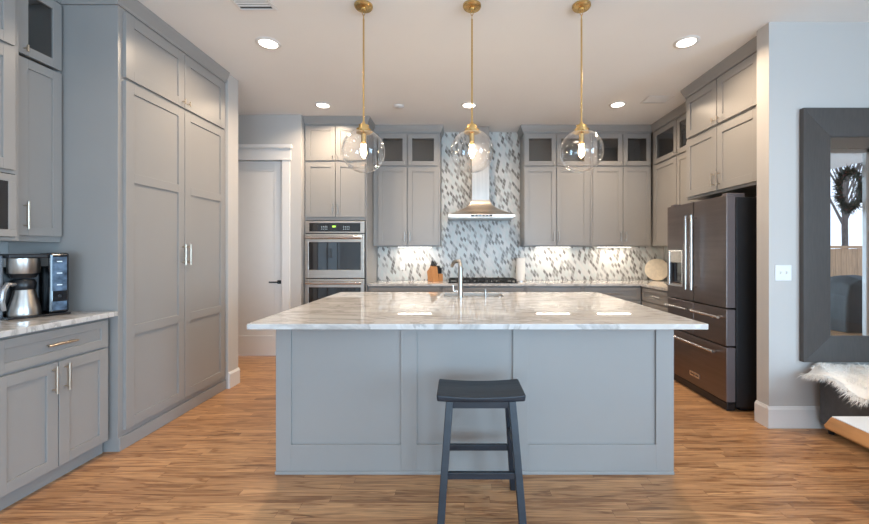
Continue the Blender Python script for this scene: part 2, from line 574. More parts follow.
# panelled hall door
def panel_front(w_, h_, t, rails, stile, top, bot, mids=(), recess=0.009, y0=0.0):
    """shaker leaf, front at y0, back at y0+t; mids: list of (z, height)"""
    m_ = MB()
    m_.box(0, stile, y0, y0 + t, 0, h_).box(w_ - stile, w_, y0, y0 + t, 0, h_)
    m_.box(stile, w_ - stile, y0, y0 + t, 0, bot).box(stile, w_ - stile, y0, y0 + t, h_ - top, h_)
    for z, hh in mids:
        m_.box(stile, w_ - stile, y0, y0 + t, z, z + hh)
    m_.box(stile, w_ - stile, y0 + recess, y0 + t - 0.001, bot, h_ - top)
    return m_
d = struct(panel_front(dx1 - dx0, 2.46, 0.04, (), 0.115, 0.12, 0.25).build('door_1', trimm, bevel=0.002))
d.location = (dx0, DW + 0.03, 0.008)
hd = MB().box(0.745, 0.790, -0.008, 0.0, 0.910, 0.955).cyl((0.767, -0.008, 0.933), (0.767, -0.05, 0.933), 0.010).box(0.66, 0.777, -0.058, -0.045, 0.924, 0.942)
hd.build('door_handle', blackm, d, bevel=0.002)
# casing and header
cs = MB().box(dx1 + 0.003, dx1 + 0.10, DW - 0.018, DW, 0, 2.475).box(dx0 - 0.10, dx0 - 0.003, DW - 0.018, DW, 0, 2.475)
cs.box(dx1 - 0.002, dx1 + 0.01, DW, DW + 0.12, 0, 2.475)
cs.box(dx0 - 0.115, dx1 + 0.115, DW - 0.022, DW, 2.475, 2.62).box(dx0 - 0.13, dx1 + 0.13, DW - 0.045, DW, 2.62, 2.665)
cs.box(dx0 - 0.12, dx1 + 0.12, DW - 0.03, DW, 2.472, 2.492)
struct(cs.build('trim_1', trimm, bevel=0.002))
# baseboards
def base_profile(h=0.16, t=0.018):
    return [(0, 0), (-t, 0), (-t, h - 0.02), (-t * 0.45, h - 0.004), (-t * 0.45, h), (0, h)]
bb = MB().prism([(2.935 + a, z) for a, z in base_profile()], 'x', 2.322, 7.39)
bb.prism([(2.34 + a, z) for a, z in base_profile()], 'y', 2.9352, 3.055)
struct(bb.build('baseboard_right', trimm))
bb = MB().prism([(-2.22 - a, z) for a, z in base_profile(0.155)], 'y', 3.765, 3.94)
struct(bb.build('baseboard_pantry_end', trimm))
bb = MB().box(dx1 + 0.10, -1.98, DW - 0.016, DW, 0, 0.17).box(-4.44, dx0 - 0.10, DW - 0.016, DW, 0, 0.17)
struct(bb.build('baseboard_hall', trimm))

# tiled splash: back wall full height at the range, strips beneath the uppers
ts = MB().box(-1.16, 2.97, YB - 0.012, YB, 0.913, 1.395).box(-0.238, 0.895, YB - 0.012, YB, 1.395, H)
struct(ts.build('wall_back_tiles', tilem))
ts = MB().box(XR - 0.012, XR, 4.16, YB - 0.013, 0.913, 1.395)
struct(ts.build('wall_right_tiles', tilem))

# ------------------------------------------------------------------ cabinetry
def bar_pull(parent, x, z, length, vertical=True, mat=None, off=0.030, r=0.0058, y=0.0):
    m_ = MB()
    h_ = length / 2
    if vertical:
        m_.cyl((x, y - off, z - h_), (x, y - off, z + h_), r, seg=12)
        for s in (-1, 1):
            m_.cyl((x, y, z + s * h_ * 0.72), (x, y - off, z + s * h_ * 0.72), r * 0.8, seg=10)
    else:
        m_.cyl((x - h_, y - off, z), (x + h_, y - off, z), r, seg=12)
        for s in (-1, 1):
            m_.cyl((x + s * h_ * 0.72, y, z), (x + s * h_ * 0.72, y - off, z), r * 0.8, seg=10)
    return m_.build('handle', mat or pull, parent, smooth=True)

def t_knob(parent, x, z, mat=None, y=0.0):
    m_ = MB()
    m_.cyl((x, y, z), (x, y - 0.022, z), 0.004, seg=10)
    m_.cyl((x, y - 0.026, z - 0.019), (x, y - 0.026, z + 0.019), 0.0058, seg=12)
    return m_.build('knob', mat or pull, parent, smooth=True)

T = 0.020
def leaf(root, kind, x0, x1, z0, z1, glass=False, mids=(), handle=None, stile=0.06, hm=None):
    """door or drawer front with its hardware. handle: (type, x, z, length) in cabinet coordinates"""
    w_, h_ = x1 - x0, z1 - z0
    if glass:
        m_ = MB()
        m_.box(0, stile, 0, T, 0, h_).box(w_ - stile, w_, 0, T, 0, h_).box(stile, w_ - stile, 0, T, 0, stile).box(stile, w_ - stile, 0, T, h_ - stile, h_)
    else:
        m_ = panel_front(w_, h_, T, (), stile, stile, stile, mids)
    o = m_.build(kind, cab, root, bevel=0.0015, loc=(x0, -T, z0))
    if glass:
        MB().box(stile, w_ - stile, 0.010, 0.014, stile, h_ - stile).build('glass_pane', paneglass, o)
    if handle:
        ht, hx, hz, hl = handle
        if ht == 'v': bar_pull(o, hx - x0, hz - z0, hl, True, hm)
        elif ht == 'h': bar_pull(o, hx - x0, hz - z0, hl, False, hm)
        else: t_knob(o, hx - x0, hz - z0, hm)
    return o

def hollow(m_, w_, dep, z0, z1, t=0.018, frame=0.0, shelf=None):
    m_.box(0, t, 0, dep, z0, z1).box(w_ - t, w_, 0, dep, z0, z1).box(t, w_ - t, 0, dep, z0, z0 + t).box(t, w_ - t, 0, dep, z1 - t, z1)
    m_.box(t, w_ - t, dep - 0.01, dep, z0 + t, z1 - t)

def cabinet(label, cat, loc, rot, w_, dep, z0, z1, group=None, glass_z=None, name='wall_cabinet', body=None, fill=None):
    """loc=(x,y) world of the local origin (left front of the face frame); the Empty sits at z0"""
    root = thing(name, label, cat, (loc[0], loc[1], z0), rot, group)
    m_ = MB()
    if body:
        for b_ in body: m_.box(*b_)
    else:
        zt = (glass_z if glass_z else z1) - z0
        m_.box(0, w_, 0, dep, 0, zt)
        if glass_z:
            hollow(m_, w_, dep, zt, z1 - z0)
            m_.box(0.018, 0.045, 0, 0.018, zt + 0.018, z1 - z0 - 0.018).box(w_ - 0.045, w_ - 0.018, 0, 0.018, zt + 0.018, z1 - z0 - 0.018)
            m_.box(w_ / 2 - 0.015, w_ / 2 + 0.015, 0, 0.018, zt + 0.018, z1 - z0 - 0.018)
    m_.build('cabinet_body', cab, root, bevel=0.001)
    return root

ZU, ZG, ZT = 1.40, 2.49, 2.955     # uppers bottom, break, top
R90 = PI / 2
FY = 5.34                          # face-frame plane of back uppers
UD = YB - 0.013 - FY

def upper_pair(label, x0, x1, a, b_, c_, d_, group):
    r = cabinet(label, 'cabinet', (x0, FY), 0, x1 - x0, UD, ZU, ZT, group, glass_z=ZG)
    L_ = lambda v: v - x0
    for (p, q, hx) in ((a, b_, b_ - 0.03), (c_, d_, c_ + 0.03)):
        leaf(r, 'door', L_(p), L_(q), 0.012, 1.075, handle=('v', L_(hx), 0.13, 0.13), hm=nickel)
        leaf(r, 'glass_door', L_(p), L_(q), 1.10, 1.53, glass=True, handle=('k', L_(hx), 1.135, 0), hm=nickel)
    return r
GU = 'glass-topped wall cabinets'
upper_pair('grey wall cabinet with two glass-topped doors between the double oven and the range hood', -1.160, -0.245, -1.088, -0.697, -0.684, -0.270, GU)
upper_pair('grey wall cabinet with glass top doors immediately right of the range hood', 0.900, 1.812, 0.909, 1.338, 1.350, 1.780, GU)
upper_pair('grey wall cabinet with glass top doors on the back wall by the right corner', 1.815, 2.640, 1.842, 2.245, 2.257, 2.632, GU)
# right wall uppers: face X=2.66, local x runs to -Y
RX = 2.665
r = cabinet('grey glass-topped wall cabinet on the right wall, between corner and refrigerator', 'cabinet', (RX, 5.34), -R90, 5.34 - 4.150, XR - 0.013 - RX, ZU, ZT, GU, glass_z=ZG)
for (p, q, hx) in ((0.075, 0.610, 0.58), (0.622, 1.165, 0.652)):
    leaf(r, 'door', p, q, 0.012, 1.075, handle=('v', hx, 0.13, 0.13), hm=nickel)
    leaf(r, 'glass_door', p, q, 1.10, 1.53, glass=True, handle=('k', hx, 1.135, 0), hm=nickel)
# above the refrigerator
FX = 2.43
r = cabinet('deep grey cabinet with four doors above the refrigerator', 'cabinet', (FX, 4.142), -R90, 4.142 - 3.06, XR - 0.002 - FX, 1.87, ZT)
for (p, q, hx) in ((0.022, 0.50, 0.47), (0.512, 1.02, 0.542)):
    leaf(r, 'door', p, q, 0.025, 0.615, handle=('v', hx, 0.13, 0.13), stile=0.07)
    leaf(r, 'door', p, q, 0.645, 1.065, handle=('k', hx, 0.69, 0), stile=0.07)

# oven tower
OX0, OX1, OY = -1.968, -1.167, 5.0
W_ = OX1 - OX0
D_ = YB - OY - 0.002
r = cabinet('tall grey cabinet tower holding the double wall oven', 'cabinet', (OX0, OY), 0, W_, D_, 0.0, ZT, name='oven_cabinet',
            body=[(0, W_, 0.06, D_, 0, 0.10), (0, W_, 0, D_, 0.10, 0.395), (0, W_, 0, D_, 1.725, ZT), (0, 0.018, 0, D_, 0.395, 1.725), (W_ - 0.018, W_, 0, D_, 0.395, 1.725), (0.018, W_ - 0.018, D_ - 0.02, D_, 0.395, 1.725)])
for (p, q, hx) in ((0.022, 0.398, 0.370), (0.408, 0.780, 0.436)):
    leaf(r, 'door', p, q, 1.765, 2.465, handle=('v', hx, 1.87, 0.13), hm=nickel)
    leaf(r, 'door', p, q, 2.49, 2.93, handle=('k', hx, 2.53, 0), hm=nickel)
leaf(r, 'drawer', 0.022, 0.780, 0.12, 0.375, handle=('h', 0.40, 0.26, 0.16), hm=nickel)

# double oven
ov = thing('double_wall_oven', 'stainless steel double wall oven with two glass doors in the tall cabinet', 'oven', (-1.5675, 4.985, 0.402))
ow = 0.375
MB().box(-ow, ow, 0.0, 0.55, 0, 1.312).build('oven_body', blackm, ov)
MB().box(-ow, ow, -0.022, 0.0, 1.160, 1.312).build('control_panel', steel, ov, bevel=0.003)
cp = MB().box(-0.325, 0.325, -0.026, -0.022, 1.178, 1.288).build('control_glass', blackg, ov, bevel=0.002)
MB().box(-0.030, 0.012, -0.0275, -0.026, 1.232, 1.252).build('clock_display', greenled, cp)
for sx in (-0.17, 0.11):
    k_ = MB()
    for i in range(4):
        for j in range(3):
            k_.box(sx + i * 0.022, sx + i * 0.022 + 0.010, -0.0272, -0.026, 1.205 + j * 0.018, 1.209 + j * 0.018)
    k_.build('touch_keys', whiteled, cp)
for z0, z1, nm in ((0.585, 1.148, 'upper'), (0.012, 0.573, 'lower')):
    dm = MB()
    fr_ = 0.045
    wz0, wz1 = z0 + 0.105, z1 - 0.105
    dm.box(-ow, -ow + fr_, -0.03, 0, z0, z1).box(ow - fr_, ow, -0.03, 0, z0, z1)
    dm.box(-ow + fr_, ow - fr_, -0.03, 0, z0, wz0).box(-ow + fr_, ow - fr_, -0.03, 0, wz1, z1)
    od = dm.build('oven_door', steel, ov, bevel=0.003)
    g_ = MB().box(-ow + fr_, ow - fr_, -0.026, -0.004, wz0, wz1).build('oven_window', ovenglass, od)
    hm_ = MB().cyl((-ow + 0.02, -0.080, z1 - 0.045), (ow - 0.02, -0.080, z1 - 0.045), 0.020, seg=20)
    for s in (-1, 1):
        hm_.box(s * (ow - 0.055) - 0.012, s * (ow - 0.055) + 0.012, -0.070, -0.03, z1 - 0.058, z1 - 0.038)
    hm_.build('handle', chrome, od, smooth=True)

# back base cabinets
BF = 5.05
BD = YB - BF - 0.002
def base_cab(label, x0, x1, drawers=False, grp='grey base cabinets along the back wall', loc=None, rot=0, w_=None, dep=None, top=0.88, name='base_cabinet'):
    w_ = w_ or x1 - x0
    dep = dep or BD
    loc = loc or (x0, BF)
    r = thing(name, label, 'cabinet', (loc[0], loc[1], 0), rot, grp)
    MB().box(0, w_, 0.07, dep, 0, 0.10).box(0, w_, 0, dep, 0.10, top).build('cabinet_body', cab, r, bevel=0.001)
    g = 0.012
    if drawers:
        for a, b_ in ((0.705, 0.86), (0.42, 0.69), (0.12, 0.405)):
            leaf(r, 'drawer', 0.025, w_ - 0.025, a, b_, handle=('h', w_ / 2, (a + b_) / 2, 0.16), stile=0.045, hm=nickel)
    else:
        leaf(r, 'drawer', 0.025, w_ - 0.025, 0.705, 0.86, handle=('h', w_ / 2, 0.78, 0.16), stile=0.045, hm=nickel)
        leaf(r, 'door', 0.025, w_ / 2 - 0.004, 0.12, 0.69, handle=('v', w_ / 2 - 0.035, 0.60, 0.13), hm=nickel)
        leaf(r, 'door', w_ / 2 + 0.004, w_ - 0.025, 0.12, 0.69, handle=('v', w_ / 2 + 0.035, 0.60, 0.13), hm=nickel)
    return r
base_cab('grey base cabinet beside the double oven, under the knife block', -1.163, -0.222)
base_cab('grey base drawer cabinet directly under the gas cooktop', -0.218, 0.858, True)
base_cab('grey base cabinet right of the cooktop, under the paper towel roll', 0.862, 1.600)
base_cab('grey drawer cabinet at the right end of the back counter', 1.604, 2.376, True)
base_cab('grey drawer cabinet on the right wall between the corner and the refrigerator', 0, 0, True, None, loc=(2.38, 5.03), rot=-R90, w_=5.03 - 4.17, dep=XR - 2.382)

# worktops
ct = MB().prism([(-1.163, 5.012), (2.342, 5.012), (2.342, 4.165), (XR - 0.014, 4.165), (XR - 0.014, YB - 0.014), (-1.163, YB - 0.014)], 'z', 0.8805, 0.912)
tag(ct.build('countertop', marblem, bevel=0.003), 'white marble worktop running along the back wall and round the right corner', 'countertop')

# ------------------------------------------------------------------ left wall: bar cabinets, pantry
LX = -2.298
CH = 0.898
def left_base(label, y0, y1):
    w_ = y1 - y0
    r = thing('base_cabinet', label, 'cabinet', (LX, y0, 0), R90, 'grey base cabinets along the left wall')
    dep = LX - XL - 0.002
    MB().box(0, w_, 0.035, dep, 0, 0.10).box(0, w_, 0, dep, 0.10, CH).build('cabinet_body', cab, r, bevel=0.001)
    leaf(r, 'drawer', 0.02, w_ - 0.02, 0.710, 0.880, handle=('h', w_ / 2, 0.80, 0.165), stile=0.048)
    leaf(r, 'door', 0.02, w_ / 2 - 0.003, 0.095, 0.695, handle=('v', w_ / 2 - 0.035, 0.60, 0.155))
    leaf(r, 'door', w_ / 2 + 0.003, w_ - 0.02, 0.095, 0.695, handle=('v', w_ / 2 + 0.035, 0.60, 0.155))
left_base('grey base cabinet under the coffee maker, with one drawer over two doors', 1.89, 2.560)
left_base('grey base cabinet nearest the camera at the left edge', 1.215, 1.885)
tag(MB().box(XL + 0.002, -2.240, 1.20, 2.568, CH + 0.0005, CH + 0.032).build('countertop', marblem, bevel=0.003), 'short white marble worktop on the left under the coffee maker', 'countertop')
# narrow upper
UX = -2.617
r = cabinet('narrow grey wall cabinet with a small glass door on top, above the coffee maker', 'cabinet', (UX, 2.285), R90, 2.568 - 2.285, UX - XL - 0.002, 1.385, ZT, glass_z=None,
            body=[(0, 0.283, 0, 0.350, 0, 1.105), (0, 0.018, 0, 0.350, 1.105, 1.57), (0.265, 0.283, 0, 0.350, 1.105, 1.57), (0.018, 0.265, 0, 0.350, 1.552, 1.57), (0.018, 0.265, 0.340, 0.350, 1.105, 1.552)])
leaf(r, 'door', 0.018, 0.272, 0.035, 1.10, handle=('v', 0.048, 0.155, 0.165), stile=0.055)
leaf(r, 'glass_door', 0.018, 0.272, 1.12, 1.55, glass=True, handle=('k', 0.048, 1.155, 0), stile=0.055)
# microwave cabinet, deeper
MX = -2.567
md_ = MX - XL - 0.002
r = cabinet('deeper grey wall cabinet with a built-in microwave at the left edge', 'cabinet', (MX, 1.52), R90, 0.76, md_, 1.385, ZT, name='microwave_cabinet',
            body=[(0, 0.76, 0, md_, 0.385, 1.57), (0, 0.02, 0, md_, 0, 0.385), (0.74, 0.76, 0, md_, 0, 0.385), (0.02, 0.74, 0, md_, 0, 0.02), (0.02, 0.74, md_ - 0.01, md_, 0.02, 0.385)])
for (p, q, hx) in ((0.02, 0.375, 0.345), (0.385, 0.725, 0.415)):
    leaf(r, 'door', p, q, 0.405, 1.095, handle=('v', hx, 0.52, 0.15))
    leaf(r, 'door', p, q, 1.12, 1.55, handle=('k', hx, 1.155, 0))
mw = thing('microwave', 'dark glass microwave built into the wall cabinet at the left edge', 'microwave', (MX, 1.545, 1.408), R90)
MB().box(0, 0.71, 0.005, 0.35, 0, 0.355).build('microwave_body', steel, mw)
md2 = MB().box(0.0, 0.71, -0.015, 0.005, 0.0, 0.04).box(0, 0.71, -0.015, 0.005, 0.315, 0.355).box(0, 0.04, -0.015, 0.005, 0.04, 0.315).box(0.67, 0.71, -0.015, 0.005, 0.04, 0.315).build('door_frame', cab, mw, bevel=0.002)
MB().box(0.04, 0.67, -0.012, 0.004, 0.04, 0.315).build('window', ovenglass, mw)

# pantry
PX = -2.245
py0, py1 = 2.574, 3.762
r = thing('pantry_cabinet', 'full-height grey pantry cabinet with two tall doors on the left', 'cabinet', (PX, py0, 0), R90)
pw = py1 - py0
pd_ = PX - XL - 0.002
MB().box(0, pw, 0, pd_, 0, ZT).build('cabinet_body', cab, r, bevel=0.001)
MB().box(0.0, pw, -0.012, 0, 0.0, 0.09).build('plinth', cab, r, bevel=0.004)
for (p, q, hx) in ((0.040, 0.600, 0.574), (0.606, 1.150, 0.632)):
    leaf(r, 'door', p, q, 0.128, 2.472, mids=((0.625, 0.065), (1.665, 0.065)), handle=('v', hx, 1.30, 0.17), stile=0.068)
    leaf(r, 'door', p, q, 2.492, 2.925, handle=('k', hx, 2.535, 0), stile=0.068)

# crown mouldings
def crown(pts, name):
    """pts: plan polyline of the cabinet faces (left to right); outward is to the right of travel"""
    prof = [(0.0, ZT - 0.005), (0.012, ZT - 0.005), (0.014, ZT + 0.015), (0.030, ZT + 0.045), (0.042, ZT + 0.075), (0.044, H - 0.0005), (0.0, H - 0.0005)]
    m_ = MB()
    P = [Vector((x, y)) for x, y in pts]
    rings = []
    for i, p in enumerate(P):
        ns = []
        if i > 0: d_ = (P[i] - P[i - 1]).normalized(); ns.append(Vector((d_.y, -d_.x)))
        if i < len(P) - 1: d_ = (P[i + 1] - P[i]).normalized(); ns.append(Vector((d_.y, -d_.x)))
        nn = ns[0] if len(ns) == 1 else (ns[0] + ns[1]) / (1 + ns[0].dot(ns[1]))
        rings.append([m_.bm.verts.new((p.x + nn.x * a, p.y + nn.y * a, z)) for a, z in prof])
    k = len(prof)
    for a, b_ in zip(rings[:-1], rings[1:]):
        for i in range(k):
            m_.bm.faces.new([a[i], a[(i + 1) % k], b_[(i + 1) % k], b_[i]])
    m_.bm.faces.new(rings[0]); m_.bm.faces.new(rings[-1][::-1])
    return struct(m_.build(name, cab))
crown([(OX0, OY), (OX1, OY), (OX1, FY), (-0.245, FY), (-0.245, YB - 0.014)], 'trim_2')
crown([(0.90, YB - 0.014), (0.90, FY), (RX, FY), (RX, 4.142), (FX, 4.142), (FX, 3.06)], 'trim_3')
crown([(MX, 1.52), (MX, 2.28), (UX, 2.285), (UX, 2.574), (PX, 2.574), (PX, 3.762)], 'trim_4')

# ------------------------------------------------------------------ island
IX0, IX1, IY0 = -1.088, 1.278, 2.330
IY1 = 3.86
isl = thing('kitchen_island', 'large blue-grey kitchen island with three recessed panels facing the stool', 'island', ((IX0 + IX1) / 2, (IY0 + IY1) / 2, 0))
ox, oy = (IX0 + IX1) / 2, (IY0 + IY1) / 2
b_ = MB()
def ib(x0, x1, y0, y1, z0, z1): b_.box(x0 - ox, x1 - ox, y0 - oy, y1 - oy, z0, z1)
SX0, SX1, SY0, SY1 = -0.13, 0.42, 3.53, 3.83      # sink hole
MDY0, MDY1 = 2.42, 3.03
ib(IX0 + 0.50, IX1, IY0, IY1 - 0.0, 0, 0.60)
ib(IX0, IX0 + 0.50, IY0, MDY0 - 0.003, 0, 0.885); ib(IX0, IX0 + 0.50, MDY1 + 0.003, IY1, 0, 0.885); ib(IX0, IX0 + 0.50, MDY0 - 0.003, MDY1 + 0.003, 0, 0.395)
ib(IX0 + 0.50, IX1, IY0, SY0 - 0.02, 0.60, 0.885)
ib(IX0 + 0.50, SX0 - 0.02, SY0 - 0.02, IY1, 0.60, 0.885); ib(SX1 + 0.02, IX1, SY0 - 0.02, IY1, 0.60, 0.885)
b_.build('island_body', cab, isl)
# front shaker skin
def px2x(p, D=2.319): return (p - 458) * D / 390 - ox
f = MB()
fy0, fy1 = IY0 - 0.013 - oy, IY0 - 0.0005 - oy
X = [px2x(276), px2x(291), px2x(401), px2x(417), px2x(513), px2x(528), px2x(656), px2x(673)]
for i in (0, 2, 4, 6):
    f.box(X[i], X[i + 1], fy0, fy1, 0, 0.885)
for i in (1, 3, 5):
    f.box(X[i], X[i + 1], fy0, fy1, 0, 0.175)
    f.box(X[i], X[i + 1], fy0, fy1, 0.862, 0.885)
f.build('front_panelling', cab, isl, bevel=0.0012)
MB().box(X[0] - 0.004, X[7] + 0.004, fy0 - 0.010, fy0, 0, 0.020).build('shoe_moulding', cab, isl, bevel=0.004)
# end panels
for sx, xa in ((1, IX1 - ox),):
    e = MB()
    e.box(xa, xa + 0.012, IY0 - oy, IY0 + 0.09 - oy, 0, 0.885).box(xa, xa + 0.012, IY1 - 0.09 - oy, IY1 - oy, 0, 0.885)
    e.box(xa, xa + 0.012, IY0 + 0.09 - oy, IY1 - 0.09 - oy, 0, 0.175).box(xa, xa + 0.012, IY0 + 0.09 - oy, IY1 - 0.09 - oy, 0.80, 0.885)
    e.build('end_panelling', cab, isl, bevel=0.0012)
# far side doors (towards the range)
for i, (p, q) in enumerate(((-0.56, -0.15), (-0.145, 0.145), (0.15, 0.44), (0.445, 0.82), (0.825, 1.25))):
    dd = panel_front(q - p, 0.74, T, (), 0.06, 0.06, 0.06).build('door', cab, isl, bevel=0.0015, loc=(q - ox, IY1 + T - oy, 0.12), rot=(0, 0, PI))
    bar_pull(dd, 0.04, 0.62, 0.13, True, nickel)
# microwave drawer on the left flank
md = thing('undercounter_microwave', 'black built-in appliance edge on the left side of the island', 'appliance', (IX0, (MDY0 + MDY1) / 2, 0.40), R90)
hw = (MDY1 - MDY0) / 2
# local -Y -> world +X ; appliance faces -X so the front is at +Y local
MB().box(-hw, hw, -0.45, 0.0, 0, 0.482).build('appliance_body', blackm, md)
MB().box(-hw, hw, 0.0, 0.022, 0.0, 0.482).build('appliance_front', blackg, md, bevel=0.003)
MB().cyl((-hw + 0.05, 0.045, 0.40), (hw - 0.05, 0.045, 0.40), 0.008, seg=12).box(-hw + 0.08, -hw + 0.095, 0.022, 0.045, 0.393, 0.407).box(hw - 0.095, hw - 0.08, 0.022, 0.045, 0.393, 0.407).build('handle', blackm, md, smooth=True)

# island worktop with sink cut-out
CX0, CX1, CY0, CY1 = -1.182, 1.402, 2.182, 3.93
bm = MB()
O = [(CX0, CY0), (CX1, CY0), (CX1, CY1), (CX0, CY1)]
I = [(SX0, SY0), (SX1, SY0), (SX1, SY1), (SX0, SY1)]
z0_, z1_ = 0.8855, 0.917
vo = {z: [bm.bm.verts.new((x, y, z)) for x, y in O] for z in (z0_, z1_)}
vi = {z: [bm.bm.verts.new((x, y, z)) for x, y in I] for z in (z0_, z1_)}
for i in range(4):
    j = (i + 1) % 4
    bm.bm.faces.new([vo[z1_][i], vo[z1_][j], vi[z1_][j], vi[z1_][i]])
    bm.bm.faces.new([vo[z0_][j], vo[z0_][i], vi[z0_][i], vi[z0_][j]])
    bm.bm.faces.new([vo[z0_][i], vo[z0_][j], vo[z1_][j], vo[z1_][i]])
    bm.bm.faces.new([vi[z0_][j], vi[z0_][i], vi[z1_][i], vi[z1_][j]])
tag(bm.build('countertop', marblem, bevel=0.003), 'large polished white marble slab on the kitchen island', 'countertop')
# sink
sk = MB()
t_ = 0.004
a0, a1, c0, c1 = SX0 - 0.012, SX1 + 0.012, SY0 - 0.012, SY1 + 0.012
sk.box(a0, a0 + t_, c0, c1, 0.66, 0.8848).box(a1 - t_, a1, c0, c1, 0.66, 0.8848).box(a0 + t_, a1 - t_, c0, c0 + t_, 0.66, 0.8848).box(a0 + t_, a1 - t_, c1 - t_, c1, 0.66, 0.8848).box(a0, a1, c0, c1, 0.655, 0.66)
sk = sk.build('kitchen_sink', steel)
tag(sk, 'stainless steel undermount sink set in the island worktop behind the faucet', 'sink')
MB().lathe([(0, 0.6605), (0.04, 0.6605), (0.042, 0.663), (0.0, 0.664)], (SX0 + SX1) / 2, (SY0 + SY1) / 2).build('drain', chrome, sk, smooth=True)

# faucet: stands on the near side, spout reaching away and to the left
ZC = 0.9175
fa = thing('kitchen_faucet', 'tall brushed nickel gooseneck faucet on the island worktop', 'faucet', (0.022, 3.475, ZC))
MB().lathe([(0, 0), (0.028, 0), (0.028, 0.008), (0.024, 0.012), (0.0225, 0.06), (0.0225, 0.11), (0.019, 0.125), (0, 0.125)], seg=24).build('faucet_base', nickel, fa, smooth=True)
path = [(0, 0, 0.11), (0, 0, 0.265)]
for k in range(1, 9):
    a = PI / 2 * k / 8
    q = 0.055 * (1 - math.cos(a))
    path.append((-0.34 * q, 0.94 * q, 0.265 + 0.052 * math.sin(a)))
path += [(-0.045, 0.125, 0.317), (-0.062, 0.172, 0.306)]
MB().tube(path, [0.0205, 0.0205] + [0.0185] * 8 + [0.017, 0.017], seg=18).build('spout', nickel, fa, smooth=True)
MB().cyl((-0.062, 0.172, 0.307), (-0.078, 0.212, 0.268), 0.0175, 0.0165, seg=16).build('spray_head', nickel, fa, smooth=True)
MB().cyl((-0.02, 0, 0.055), (-0.050, 0.0, 0.055), 0.009, seg=12).tube([(-0.050, 0, 0.050), (-0.062, 0, 0.060), (-0.066, 0, 0.105)], [0.008, 0.007, 0.006], seg=10).build('lever', chrome, fa, smooth=True)
sd = thing('soap_dispenser', 'small nickel soap dispenser on the island right of the faucet', 'soap dispenser', (0.245, 3.475, ZC))
MB().lathe([(0, 0), (0.018, 0), (0.018, 0.006), (0.011, 0.010), (0.011, 0.045), (0, 0.045)], seg=20).build('pump_body', nickel, sd, smooth=True)
MB().cyl((0, 0, 0.045), (0, 0, 0.062), 0.007, seg=12).tube([(0, -0.004, 0.062), (0.0, 0.03, 0.066), (0.0, 0.07, 0.058)], [0.008, 0.006, 0.005], seg=10).build('nozzle', nickel, sd, smooth=True)
sd2 = MB().lathe([(0, 0), (0.019, 0), (0.019, 0.004), (0.014, 0.012), (0, 0.013)], seg=20).build('air_switch', nickel, smooth=True)
sd2.location = (0.37, 3.475, ZC)
tag(sd2, 'little round nickel button in the island worktop near the sink', 'button')

# ------------------------------------------------------------------ cooktop
ck = thing('gas_cooktop', 'black gas cooktop with iron grates under the range hood', 'cooktop', (0.325, 5.30, 0.9125))
MB().box(-0.455, 0.455, -0.225, 0.255, 0, 0.012).build('cooktop_plate', blackg, ck, bevel=0.003)
for cx in (-0.30, 0.0, 0.30):
    g = MB()
    for yy in (-0.17, 0.21):
        g.box(cx - 0.145, cx + 0.145, yy - 0.006, yy + 0.006, 0.032, 0.046)
    for xx in (-0.139, -0.05, 0.05, 0.139):
        g.box(cx + xx - 0.006, cx + xx + 0.006, -0.164, 0.204, 0.034, 0.048)
    g.box(cx - 0.145, cx + 0.145, 0.014, 0.026, 0.033, 0.047)
    for xx in (-0.135, 0.135):
        for yy in (-0.165, 0.205):
            g.box(cx + xx - 0.008, cx + xx + 0.008, yy - 0.008, yy + 0.008, 0.012, 0.034)
    g.build('grate', iron, ck)
for cx, cy in ((-0.30, -0.08), (-0.30, 0.12), (0.0, 0.02), (0.30, -0.08), (0.30, 0.12)):
    MB().lathe([(0, 0.012), (0.045, 0.012), (0.045, 0.02), (0.03, 0.028), (0, 0.029)], cx, cy, seg=20).build('burner', iron, ck, smooth=True)
for k in range(5):
    MB().lathe([(0, 0.012), (0.018, 0.012), (0.016, 0.034), (0, 0.035)], -0.16 + 0.08 * k, -0.198, seg=16).build('knob', iron, ck, smooth=True)

# ------------------------------------------------------------------ hood
hd = thing('range_hood', 'stainless steel chimney range hood on the tiled wall', 'range hood', (0.312, YB - 0.013, 1.775))
hw, hdp = 0.445, 0.50
MB().box(-hw, hw, -hdp, 0, 0, 0.045).build('hood_rim', steel, hd, bevel=0.003)
# flared canopy
m_ = MB(); rings = []
for k in range(13):
    t = k / 12
    s = (1 - t) ** 1.9
    hx = 0.125 + (hw - 0.012 - 0.125) * s
    yy = -0.27 - (hdp - 0.012 - 0.27) * s
    z = 0.045 + 0.215 * t
    rings.append([m_.bm.verts.new(p) for p in ((-hx, yy, z), (hx, yy, z), (hx, 0, z), (-hx, 0, z))])
for a, b2 in zip(rings[:-1], rings[1:]):
    for i in range(4):
        m_.bm.faces.new([a[i], a[(i + 1) % 4], b2[(i + 1) % 4], b2[i]])
m_.bm.faces.new(rings[0]); m_.bm.faces.new(rings[-1])
m_.build('canopy', steel, hd, smooth=True)
MB().box(-0.120, 0.120, -0.265, 0, 0.26, 1.2745).build('chimney', steel_v, hd, bevel=0.002)
cp = MB().box(-0.14, 0.14, -hdp - 0.003, -hdp, 0.012, 0.034).build('control_strip', blackg, hd)
m_ = MB()
for k in range(5):
    m_.box(-0.10 + k * 0.045, -0.075 + k * 0.045, -hdp - 0.005, -hdp - 0.003, 0.018, 0.028)
m_.build('push_buttons', chrome, cp)
m_ = MB().box(-0.42, -0.005, -0.47, -0.04, -0.006, 0).box(0.005, 0.42, -0.47, -0.04, -0.006, 0)
m_.build('grease_filter', steel_v, hd)

